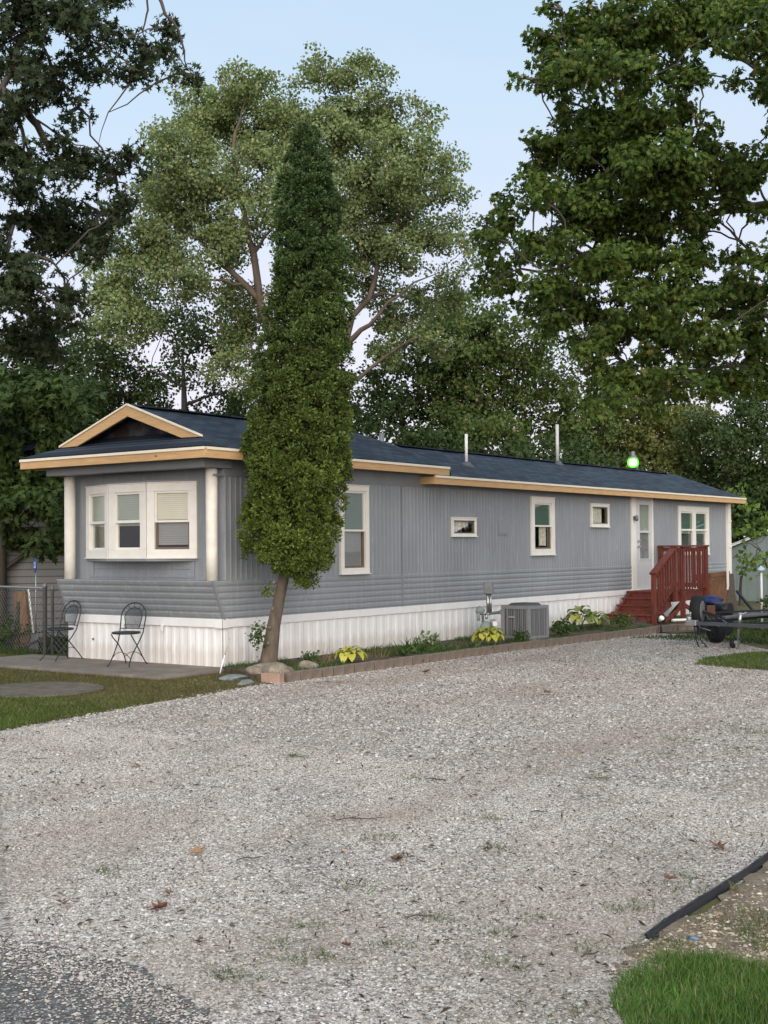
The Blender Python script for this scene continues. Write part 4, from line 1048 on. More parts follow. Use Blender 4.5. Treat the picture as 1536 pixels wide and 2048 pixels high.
# small spotlight + cord
sp_ = empty('garden_spotlight', (-9.72, 22.15, 0), 0, 'small white spotlight on a stake at the block edging by the steps', 'spotlight')
m = MB(); m.lathe([(.03, -.06), (.05, .05), (.045, .06)], (0, 0, .26), 12, (.6, -.5, .5)); m.build('lamp_head', M['white'], sp_)
m = MB(); m.tube([(0, 0, 0), (0, 0, .2)], .015, 6); m.build('stake', M['black'], sp_)
m = MB(); m.tube([(-9.72, 22.1, .02), (-9.5, 21.95, .02), (-9.3, 22.05, .02), (-9.25, 22.4, .02), (-9.1, 22.5, .02)], .009, 6); tag(m.build('power_cord', M['black']), 'black cord looping from the white spotlight across the gravel', 'cord')
m = MB(); m.tube([(-10.55, 24.6, .09), (-9.9, 25.6, .09)], .03, 8); tag(m.build('plastic_pipe', M['white']), 'white plastic pipe lying on the ground under the landing', 'pipe')
# edging strip
es = MB(); epts = [(-2.245, 4.93), (-2.252, 5.12), (-2.258, 5.45), (-2.262, 5.8), (-2.268, 6.2), (-2.29, 6.6), (-2.27, 7.2), (-2.25, 8.2), (-2.2, 9.5)]
top = [.024, .031, .034, .033, .035, .036, .035, .035, .035]
for i in range(len(epts) - 1):
    (x0, y0), (x1, y1) = epts[i], epts[i + 1]; l0, l1 = .012, .012
    es.hexa([(x0, y0, 0), (x0 + l0, y0, 0), (x1 + l1, y1, 0), (x1, y1, 0), (x0 - .01, y0, top[i]), (x0 - .01 + l0, y0, top[i]), (x1 - .01 + l1, y1, top[i + 1]), (x1 - .01, y1, top[i + 1])])
    es.tube([(x0 - .006, y0, top[i]), (x1 - .006, y1, top[i + 1])], .0065, 8, True)
tag(es.build('lawn_edging', M['black']), 'black plastic edging strip between gravel and sandy dirt', 'edging')
# a blue scrap on the dirt
m = MB(); m.blob((0, 0, .006), (.026, .016, .007), 9, 2, .5); o = m.build('plastic_scrap', plain('blue gray plastic', (.16, .22, .30), .5)); o.location = (-2.08, 5.02, .01); tag(o, 'small pale blue plastic scrap on the sandy dirt', 'scrap')

# ------------------------------------------------------------------ vegetation
def T_simple():
    V = np.array([(0, 0, 0), (-.36, .5, .10), (0, 1, 0), (.36, .5, .10)], float); return V, np.array([(0, 2, 1), (0, 3, 2)])
def T_lobed(sp=1.0):
    o = [(0, 0), (.30, -.04), (.20, .24), (.60 * sp, .34), (.26, .50), (.40, .74), (.12, .70), (0, 1.05), (-.12, .70), (-.40, .74), (-.26, .50), (-.60 * sp, .34), (-.20, .24), (-.30, -.04)]
    V = np.array([(x * .9, y, -.30 * abs(x) - .22 * y * y) for x, y in o] + [(0, .42, .02)], float); n = len(o)
    return V, np.array([(n, i, (i + 1) % n) for i in range(n)])
def T_star():
    o = [(0, 0), (.09, .14), (.40, .06), (.12, .34), (.50, .50), (.13, .60), (0, 1.05), (-.13, .60), (-.50, .50), (-.12, .34), (-.40, .06), (-.09, .14)]
    V = np.array([(x, y, .25 * abs(x) - .15 * y * y) for x, y in o] + [(0, .36, 0)], float); n = len(o)
    return V, np.array([(n, i, (i + 1) % n) for i in range(n)])
def T_blade():
    return np.array([(-.05, 0, 0), (.05, 0, 0), (.035, .5, .10), (-.035, .5, .10), (0, 1, .30)], float), np.array([(0, 1, 2), (0, 2, 3), (3, 2, 4)])
def unit(a): return a / np.maximum(np.linalg.norm(a, axis=1, keepdims=True), 1e-9)
def leaves(name, P, size, tmpl, mat, parent, up=0.5, droop=0.3, rng=RNG, n=None, t=None, o=None):
    V, Fc = tmpl; N = len(P); k = len(V)
    if n is None:
        n = rng.normal(size=(N, 3)); n[:, 2] += up
        if o is not None: n = n + o
        n = unit(n)
    if t is None:
        t = rng.normal(size=(N, 3)); t[:, 2] -= droop
    t = unit(t - n * np.sum(t * n, 1, keepdims=True)); b = np.cross(t, n)
    s = (np.asarray(size) * np.ones(N))[:, None, None]
    W = P[:, None, :] + s * (V[None, :, 0:1] * b[:, None] + V[None, :, 1:2] * t[:, None] + V[None, :, 2:3] * n[:, None])
    Fa = (Fc[None] + (np.arange(N) * k)[:, None, None]).reshape(-1, 3)
    return np_mesh(name, W.reshape(-1, 3), Fa, mat, parent)
def crown_points(blobs, rng, dens, rc, nleaf, flat=0.7, lift=None):
    Ps, centers, Os = [], [], []
    for (x, y, z, rh, rv) in blobs:
        nc = max(3, int(dens * rh * rh * rv / (rc ** 3)))
        d = unit(rng.normal(size=(nc, 3))) * (rng.uniform(size=(nc, 1)) ** 0.42) * rng.uniform(.8, 1.28, (nc, 1))
        c = np.array([x, y, z]) + d * np.array([rh, rh, rv])
        centers.append(c)
        for q in c:
            r = rc * rng.uniform(.45, 1.4)
            m = max(4, int(nleaf * (r / rc) ** 2))
            e = unit(rng.normal(size=(m, 3))) * (rng.uniform(size=(m, 1)) ** 0.45) * r
            e[:, 2] *= flat; Ps.append(q + e); Os.append(unit(e + (q - np.array([x, y, z])) * .8) * .9)
    return np.concatenate(Ps), centers, np.concatenate(Os)
def wiggle(a, b, rng, n=5, amp=.08):
    a, b = np.array(a), np.array(b); L = np.linalg.norm(b - a)
    out = []
    for i in range(n + 1):
        q = i / n; p = a + (b - a) * q
        if 0 < i < n: p = p + rng.normal(size=3) * amp * L / n * 2
        p[2] += math.sin(q * math.pi) * L * .06
        out.append(tuple(p))
    return out
def tree(name, label, cat, trunk, limbs, blobs, leaf, barkm, seed, dens=.42, rc=.4, nleaf=60, size=.1, tmpl=None, up=.5, droop=.3, twig=3, group=None, flat=.7, limb_r=.10, joinmax=9):
    rng = np.random.default_rng(seed)
    base = trunk[0][:3]
    root = empty(name, base, 0, label, cat, group)
    off = np.array(base)
    m = MB(); nodes = []
    def add(pts, r0, r1, seg=7):
        n = len(pts); m.tube([tuple(np.array(p) - off) for p in pts], [r0 + (r1 - r0) * i / (n - 1) for i in range(n)], seg, False)
        for i, p in enumerate(pts): nodes.append((np.array(p), r0 + (r1 - r0) * i / (n - 1)))
    tp = [t[:3] for t in trunk]
    m.tube([tuple(np.array(p) - off) for p in tp], [t[3] for t in trunk], 10, False)
    for p, q in zip(trunk[:-1], trunk[1:]):
        for k in range(4):
            f = k / 4; nodes.append((np.array(p[:3]) * (1 - f) + np.array(q[:3]) * f, p[3] * (1 - f) + q[3] * f))
    for pts, r0, r1 in limbs:
        pp = [pts[0]]
        for a, b in zip(pts[:-1], pts[1:]): pp += wiggle(a, b, rng, 3, .05)[1:]
        add(pp, r0, r1)
    P, cen, OO = crown_points(blobs, rng, dens, rc, nleaf, flat)
    for (x, y, z, rh, rv), c in sorted(zip(blobs, cen), key=lambda q: min(np.linalg.norm(np.array(q[0][:3]) - nd[0]) for nd in nodes)):
        t = np.array([x, y, z])
        best = min(nodes, key=lambda nd: np.linalg.norm(nd[0] - t) + 1.2 * max(0, nd[0][2] - t[2] + .3))
        if np.linalg.norm(best[0] - t) > .3:
            r0 = min(best[1] * .7, limb_r); add(wiggle(best[0], t, rng, 5, .09), r0, max(.012, r0 * .4), 6)
        for q in c[rng.permutation(len(c))[:twig]]:
            m.tube([tuple(np.array(p) - off) for p in wiggle(t, q, rng, 3, .1)], [.022, .018, .012, .006], 4, False)
    m.build('trunk', barkm, root)
    leaves('crown', P - off, rng.uniform(.7, 1.25, len(P)) * size, tmpl or T_simple(), leaf, root, up, droop, rng, o=OO)
    return root, len(P)

LF = {}
LF['cotton'] = leafmat('cottonwood leaf', (0.122, 0.165, 0.062), (0.220, 0.270, 0.120), (0.32, 0.29, 0.10), .30, .5, .45, .965)
LF['oak'] = leafmat('oak leaf', (0.020, 0.031, 0.013), (0.040, 0.056, 0.022), None, .18, .6, .6)
LF['maple'] = leafmat('maple leaf', (0.035, 0.066, 0.016), (0.105, 0.150, 0.026), (0.16, 0.12, 0.035), .30, .6, .75, .985)
LF['mulb'] = leafmat('mulberry leaf', (0.030, 0.055, 0.015), (0.065, 0.095, 0.022), None, .25, .5, .8)
LF['dark'] = leafmat('dark tree leaf', (0.034, 0.058, 0.020), (0.072, 0.105, 0.032), None, .28, .6, .5)
LF['mid'] = leafmat('mid green tree leaf', (0.058, 0.092, 0.026), (0.120, 0.165, 0.045), (0.19, 0.15, 0.045), .3, .6, .4, .97)
LF['olive'] = leafmat('olive tree leaf', (0.095, 0.115, 0.032), (0.175, 0.190, 0.055), (0.21, 0.14, 0.05), .3, .6, .4, .95)
LF['arb'] = leafmat('arborvitae spray', (0.050, 0.080, 0.015), (0.115, 0.152, 0.025), None, .15, .6, .9)
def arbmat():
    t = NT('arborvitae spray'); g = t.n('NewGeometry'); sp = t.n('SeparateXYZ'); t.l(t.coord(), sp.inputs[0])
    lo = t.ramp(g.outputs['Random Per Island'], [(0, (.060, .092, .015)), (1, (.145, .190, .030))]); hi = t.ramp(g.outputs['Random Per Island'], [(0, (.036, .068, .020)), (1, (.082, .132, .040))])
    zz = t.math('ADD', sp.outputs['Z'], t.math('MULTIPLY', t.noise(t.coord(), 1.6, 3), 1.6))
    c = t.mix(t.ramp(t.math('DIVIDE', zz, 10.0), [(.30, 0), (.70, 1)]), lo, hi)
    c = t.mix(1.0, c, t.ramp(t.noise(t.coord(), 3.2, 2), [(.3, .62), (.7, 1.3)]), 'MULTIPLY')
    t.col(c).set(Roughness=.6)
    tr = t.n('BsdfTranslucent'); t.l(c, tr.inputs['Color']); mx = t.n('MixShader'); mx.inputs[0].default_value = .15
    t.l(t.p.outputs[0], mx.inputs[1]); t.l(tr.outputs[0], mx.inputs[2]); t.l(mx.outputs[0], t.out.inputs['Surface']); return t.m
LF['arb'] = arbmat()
LF['bright'] = leafmat('bright leaf', (0.10, 0.17, 0.03), (0.16, 0.24, 0.05), None, .35, .45, 2)
LF['grass'] = leafmat('grass blade', (0.050, 0.085, 0.018), (0.105, 0.155, 0.035), (0.20, 0.17, 0.07), .3, .5, 1.5, .90)
LF['lawn'] = leafmat('dry lawn blade', (0.070, 0.075, 0.020), (0.130, 0.115, 0.036), (0.22, 0.17, 0.08), .25, .6, 1.2, .80)
LF['hosta'] = leafmat('yellow hosta leaf', (0.40, 0.38, 0.055), (0.60, 0.56, 0.13), None, .25, .4, 5)
LF['hostag'] = leafmat('green edged hosta leaf', (0.13, 0.18, 0.05), (0.42, 0.42, 0.12), None, .25, .4, 5)
LF['weed'] = leafmat('weed leaf', (0.040, 0.075, 0.018), (0.085, 0.13, 0.035), None, .25, .5, 5)
LF['stalk'] = leafmat('dry stalk', (0.13, 0.10, 0.05), (0.24, 0.18, 0.09), None, .1, .7, 5)

# arborvitae leaning beside the corner
def arborvitae():
    rng = np.random.default_rng(21)
    base = np.array((-11.02, 12.62, 0.05))
    ar = empty('arborvitae', base, 0, 'tall narrow arborvitae with a leaning bare trunk at the corner of the home', 'tree')
    m = MB(); m.tube([(-0.25, 0.21, 0.03), (-0.17, 0.24, 0.57), (-0.08, 0.29, 1.04), (0.01, 0.35, 1.51), (0.15, 0.42, 2.24), (0.23, 0.44, 3.25), (0.26, 0.43, 4.26), (0.29, 0.41, 5.6), (0.32, 0.38, 6.94)], [.122, .088, .074, .066, .06, .056, .05, .04, .02], 14, False)
    rn = random.Random(4)
    for z in (.35, .55, .8, 1.0, 1.15):
        a = rn.uniform(3.5, 5.8); q = z / 1.3
        m.blob((.02 + .30 * q * .62 + .10 * math.cos(a), -.0 + .10 * math.sin(a), z), (.03, .03, .035), int(z * 100), 1, .2)
    m.build('trunk', M['bark_arb'], ar)
    prof = [(0.2, 0.5, 1.07, 0.16), (0.05, 0.37, 1.44, 0.536), (0.02, 0.34, 1.91, 0.606), (0.1, 0.37, 2.58, 0.644), (0.15, 0.39, 3.12, 0.6), (0.22, 0.42, 3.72, 0.613), (0.26, 0.43, 4.26, 0.561), (0.32, 0.45, 4.93, 0.482), (0.33, 0.44, 5.6, 0.453), (0.33, 0.41, 6.14, 0.383), (0.33, 0.4, 6.67, 0.294), (0.34, 0.4, 6.94, 0.204), (0.34, 0.39, 7.11, 0.128), (0.34, 0.39, 7.24, 0.051)]        # (x, y, z, radius, lower edge) from foot to tip
    zz = np.array([q[2] for q in prof]); 
    cx = lambda z: np.interp(z, zz, [q[0] for q in prof]); cy = lambda z: np.interp(z, zz, [q[1] for q in prof]); rr = lambda z: np.interp(z, zz, [q[3] for q in prof])
    def surf(N, inner):
        w = np.array([rr(z) for z in np.linspace(zz[0], zz[-1], 200)]); cdf = np.cumsum(w + .06); cdf /= cdf[-1]
        z = np.interp(rng.uniform(size=N), cdf, np.linspace(zz[0], zz[-1], 200)); th = rng.uniform(0, 2 * math.pi, N)
        lump = 1 + .09 * np.sin(3 * th + z * 2.3) + .07 * np.sin(5 * th - z * 4.1 + 1) + .06 * np.sin(2 * th + z * 6.5)
        rad = rr(z) * lump * (1 - inner * rng.uniform(size=N) ** 1.6)
        low = zz[0] + .26 + .24 * np.sin(th * 2 + 1.0) + .12 * np.sin(th * 5)
        k = z > low; z, th, rad = z[k], th[k], rad[k]
        return np.stack([cx(z) + rad * np.cos(th), cy(z) + rad * np.sin(th), z], 1), np.stack([np.cos(th), np.sin(th), np.full(len(z), .55)], 1)
    V = np.array([(0, 0, 0), (-.26, .45, .06), (-.14, .85, .12), (0, 1, .05), (.14, .85, .12), (.26, .45, .06)], float)
    tm = (V, np.array([(0, 3, 1), (1, 3, 2), (0, 5, 3), (5, 4, 3)]))
    C, out = surf(1350, .30); out = unit(out + rng.normal(size=out.shape) * .35)
    r = rng.uniform(.055, .125, len(C)) * np.interp(C[:, 2], [zz[0], zz[-1]], [1.15, .75])
    K = 80
    P = np.repeat(C, K, 0); o = np.repeat(out, K, 0); R_ = np.repeat(r, K)[:, None]; nn = len(P)
    dirs = unit(o * .9 + rng.normal(size=(nn, 3)) * .62)
    P = P + dirs * R_ * rng.uniform(.35, 1.0, (nn, 1)); t = unit(dirs + rng.normal(size=(nn, 3)) * .45); n = unit(np.cross(t, rng.normal(size=(nn, 3))) + o * .35)
    P2, o2 = surf(16000, .75); P2 = P2 - (o2 * np.array((1, 1, 0))) * .12
    t2 = unit(o2 + rng.normal(size=P2.shape) * .8); n2 = unit(rng.normal(size=P2.shape))
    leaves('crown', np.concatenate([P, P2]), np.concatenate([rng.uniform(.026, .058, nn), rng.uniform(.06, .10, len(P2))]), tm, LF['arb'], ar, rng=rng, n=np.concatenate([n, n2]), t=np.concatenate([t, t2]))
    # inner dark twigs keep the crown from being see-through
    m = MB()
    for i in range(260):
        z_ = rng.uniform(zz[0] + .75, zz[-1] - .3); a = rng.uniform(0, 6.28); r_ = rr(z_) * .85
        m.tube([(cx(z_), cy(z_), z_ - .25), (cx(z_) + .5 * r_ * math.cos(a), cy(z_) + .5 * r_ * math.sin(a), z_ - .1), (cx(z_) + r_ * math.cos(a), cy(z_) + r_ * math.sin(a), z_ + .12)], [.014, .01, .005], 4, False)
    m.build('twigs', M['bark_dark'], ar)
    # small green shoot low on the trunk
    P = np.array((-.14, -.12, .44)) + rng.normal(size=(170, 3)) * np.array((.05, .05, .085))
    leaves('shoot_leaves', P, rng.uniform(.035, .06, 170), T_simple(), LF['weed'], ar, rng=rng)
    P = np.array((.02, -.10, 1.05)) + rng.normal(size=(90, 3)) * np.array((.05, .04, .05))
    leaves('shoot_leaves', P, rng.uniform(.03, .055, 90), T_simple(), LF['arb'], ar, rng=rng)
arborvitae()
cnt = []
cnt.append(tree('cottonwood_tree', 'tall pale green cottonwood rising behind the roof', 'tree', [(-21.34, 26.45, 0.0, 0.42), (-21.34, 26.45, 4.28, 0.36), (-21.38, 26.35, 6.17, 0.3)], [([(-21.38, 26.35, 6.17), (-21.91, 25.2, 7.02), (-22.02, 24.83, 8.18), (-22.38, 24.76, 9.94), (-22.81, 24.75, 11.75), (-22.87, 25.03, 13.19)], 0.15, 0.04), ([(-21.38, 26.35, 6.17), (-20.42, 26.4, 7.02), (-19.63, 26.46, 7.48), (-18.86, 26.75, 8.22), (-18.06, 27.44, 8.82)], 0.11, 0.008), ([(-21.36, 26.39, 5.63), (-20.06, 26.57, 6.14), (-19.12, 26.86, 6.82), (-18.42, 27.23, 7.16)], 0.085, 0.008), ([(-21.38, 26.35, 6.17), (-21.37, 26.53, 8.36), (-21.27, 26.66, 10.42), (-21.01, 26.78, 12.45), (-20.58, 26.92, 13.77)], 0.15, 0.04), ([(-22.02, 24.83, 8.18), (-23.16, 24.33, 9.31), (-24.24, 24.12, 10.51)], 0.1, 0.03), ([(-20.42, 26.4, 7.02), (-19.68, 26.76, 8.72), (-19.27, 27.36, 10.65), (-19.09, 27.82, 11.94)], 0.09, 0.02)],
    [(-22.77, 25.12, 14.21, 0.7, 0.61), (-24.52, 25.59, 13.82, 1.26, 1.05), (-23.54, 23.17, 12.16, 0.91, 0.85), (-23.16, 26.58, 13.53, 1.26, 1.26), (-20.72, 25.8, 14.35, 0.64, 0.56), (-20.14, 26.67, 14.28, 0.78, 0.64), (-20.26, 28.2, 13.72, 0.81, 0.76), (-18.7, 27.7, 13.11, 0.45, 0.73), (-20.8, 26.74, 12.81, 1.49, 1.15), (-18.29, 26.55, 11.48, 1.09, 0.97), (-18.89, 28.99, 11.35, 0.66, 0.76), (-19.94, 27.38, 11.17, 1.35, 1.15), (-23.4, 24.03, 11.29, 1.33, 0.99), (-25.28, 24.48, 11.31, 0.97, 1.04), (-22.78, 24.42, 10.13, 1.12, 0.99), (-24.81, 23.56, 9.67, 1.14, 0.87), (-20.65, 25.27, 10.95, 1.04, 1.04), (-25.46, 22.91, 8.84, 1.0, 0.8), (-23.34, 23.67, 8.69, 1.05, 0.72), (-24.93, 22.78, 7.69, 0.92, 0.79), (-23.54, 25.71, 8.08, 0.83, 1.17), (-19.07, 27.05, 9.48, 0.99, 0.59), (-18.69, 28.12, 10.03, 0.81, 0.65), (-20.62, 28.74, 8.18, 0.77, 0.7), (-19.55, 29.43, 8.58, 0.84, 0.63), (-20.68, 27.66, 9.0, 0.69, 0.83), (-23.23, 25.16, 6.54, 0.81, 0.61), (-19.96, 26.38, 9.89, 0.79, 1.06), (-20.97, 25.22, 8.63, 0.78, 1.04), (-22.21, 27.57, 7.49, 0.7, 0.84), (-22.5, 25.41, 11.85, 0.94, 0.81), (-21.27, 24.78, 10.17, 0.65, 0.78), (-18.56, 28.8, 8.85, 0.57, 0.41), (-19.31, 28.92, 7.23, 0.72, 0.5), (-19.54, 28.06, 8.44, 0.54, 0.35), (-20.64, 28.51, 7.03, 0.56, 0.42), (-17.27, 27.41, 9.29, 0.39, 0.52)],
    LF['cotton'], M['bark_cotton'], 11, dens=2.5, rc=0.34, nleaf=80, size=0.098, up=0.2, droop=0.5, twig=2, limb_r=0.05)[1])
cnt.append(tree('oak_tree', 'dark leaved pin oak reaching in over the front corner', 'tree', [(-12.42, 8.25, 0.0, 0.3), (-12.42, 8.25, 2.77, 0.26), (-12.36, 8.24, 4.43, 0.22), (-12.25, 8.26, 6.1, 0.17), (-12.22, 8.23, 7.48, 0.1)], [([(-12.25, 8.26, 6.1), (-11.49, 8.42, 6.73), (-11.15, 8.55, 6.53), (-10.9, 8.62, 6.28), (-10.73, 8.75, 5.93), (-10.65, 8.8, 5.98)], 0.075, 0.02), ([(-12.22, 8.23, 7.43), (-11.2, 8.72, 7.83), (-10.41, 9.16, 7.89), (-9.97, 9.48, 7.83), (-9.85, 9.59, 7.45), (-9.7, 9.7, 7.12), (-9.66, 9.74, 6.85)], 0.04, 0.006), ([(-9.97, 9.48, 7.83), (-9.96, 9.44, 7.48), (-10.01, 9.41, 7.26), (-10.03, 9.46, 7.12)], 0.014, 0.005), ([(-11.49, 8.42, 6.73), (-11.23, 8.61, 6.48), (-11.05, 8.63, 6.18), (-11.01, 8.67, 5.8)], 0.04, 0.012), ([(-12.32, 8.24, 4.99), (-11.49, 8.48, 4.8), (-10.92, 8.9, 4.8)], 0.07, 0.02), ([(-10.9, 8.62, 6.28), (-10.77, 8.84, 6.15), (-10.59, 8.97, 6.01), (-10.4, 9.11, 5.95)], 0.014, 0.004)],
    [(-10.9, 8.61, 7.22, 0.4, 0.43), (-10.56, 8.95, 7.28, 0.3, 0.27), (-11.59, 9.48, 7.21, 0.43, 0.35), (-10.72, 8.35, 6.4, 0.31, 0.29), (-10.9, 9.45, 7.21, 0.19, 0.31), (-10.61, 9.97, 7.34, 0.36, 0.18), (-9.6, 9.38, 6.96, 0.16, 0.21), (-9.26, 9.31, 6.57, 0.11, 0.1), (-10.04, 9.29, 6.79, 0.16, 0.11), (-11.12, 9.45, 6.66, 0.27, 0.22), (-10.7, 9.49, 7.46, 0.17, 0.17), (-10.75, 8.5, 5.71, 0.45, 0.32), (-10.76, 9.18, 5.9, 0.33, 0.27), (-10.81, 9.73, 5.9, 0.31, 0.28), (-10.28, 9.51, 5.92, 0.19, 0.25), (-11.64, 9.06, 5.38, 0.42, 0.4), (-11.78, 9.78, 5.43, 0.44, 0.41), (-10.96, 9.67, 5.46, 0.31, 0.26), (-10.29, 9.44, 5.46, 0.16, 0.22), (-10.84, 8.57, 4.46, 0.45, 0.37), (-10.75, 9.03, 4.41, 0.24, 0.27), (-11.47, 8.93, 3.93, 0.36, 0.33), (-11.74, 9.67, 4.05, 0.26, 0.26), (-11.3, 9.57, 7.92, 0.29, 0.13), (-10.85, 8.78, 7.54, 0.38, 0.19), (-11.15, 10.04, 8.1, 0.18, 0.06), (-11.91, 8.4, 7.07, 0.55, 0.5), (-12.32, 8.69, 6.22, 0.57, 0.57), (-11.33, 7.99, 4.9, 0.52, 0.52), (-11.35, 8.01, 4.01, 0.52, 0.42), (-10.25, 9.02, 4.75, 0.21, 0.19), (-12.12, 9.29, 6.51, 0.29, 0.18), (-10.28, 10.08, 7.61, 0.09, 0.09)],
    LF['oak'], M['bark_dark'], 12, dens=1.6, rc=0.17, nleaf=52, size=0.085, tmpl=T_star(), up=0.3, droop=0.6, twig=5, limb_r=0.035)[1])
cnt.append(tree('mulberry_tree', 'bushy broad leaved green tree over the chain link fence', 'tree', [(-19.22, 14.47, 0.0, 0.17), (-19.22, 14.47, 1.66, 0.15), (-19.09, 14.53, 2.75, 0.12), (-18.92, 14.62, 3.84, 0.07)], [],
    [(-17.91, 14.1, 4.27, 0.87, 0.52), (-17.72, 14.71, 3.77, 0.44, 0.44), (-19.45, 15.14, 3.63, 0.71, 0.61), (-18.47, 15.22, 3.03, 0.46, 0.51), (-17.97, 14.15, 2.44, 0.61, 0.48), (-18.02, 15.13, 2.28, 0.38, 0.45), (-18.92, 14.62, 1.88, 0.41, 0.33), (-17.8, 14.49, 1.87, 0.35, 0.26), (-18.6, 15.62, 1.83, 0.37, 0.32), (-17.2, 14.79, 1.82, 0.19, 0.35), (-19.37, 13.98, 3.46, 0.9, 1.08), (-19.58, 14.24, 2.21, 0.55, 0.55), (-17.75, 15.25, 4.18, 0.36, 0.45), (-19.26, 14.66, 3.03, 0.55, 0.55), (-18.49, 15.65, 3.51, 0.37, 0.47), (-19.34, 15.64, 4.7, 0.67, 0.38), (-17.4, 15.12, 2.89, 0.25, 0.53), (-17.98, 15.8, 2.2, 0.19, 0.37)],
    LF['mulb'], M['bark_mid'], 13, dens=2.0, rc=0.28, nleaf=40, size=0.16, tmpl=T_lobed(.7), up=0.6, droop=0.5, twig=2, limb_r=0.05)[1])
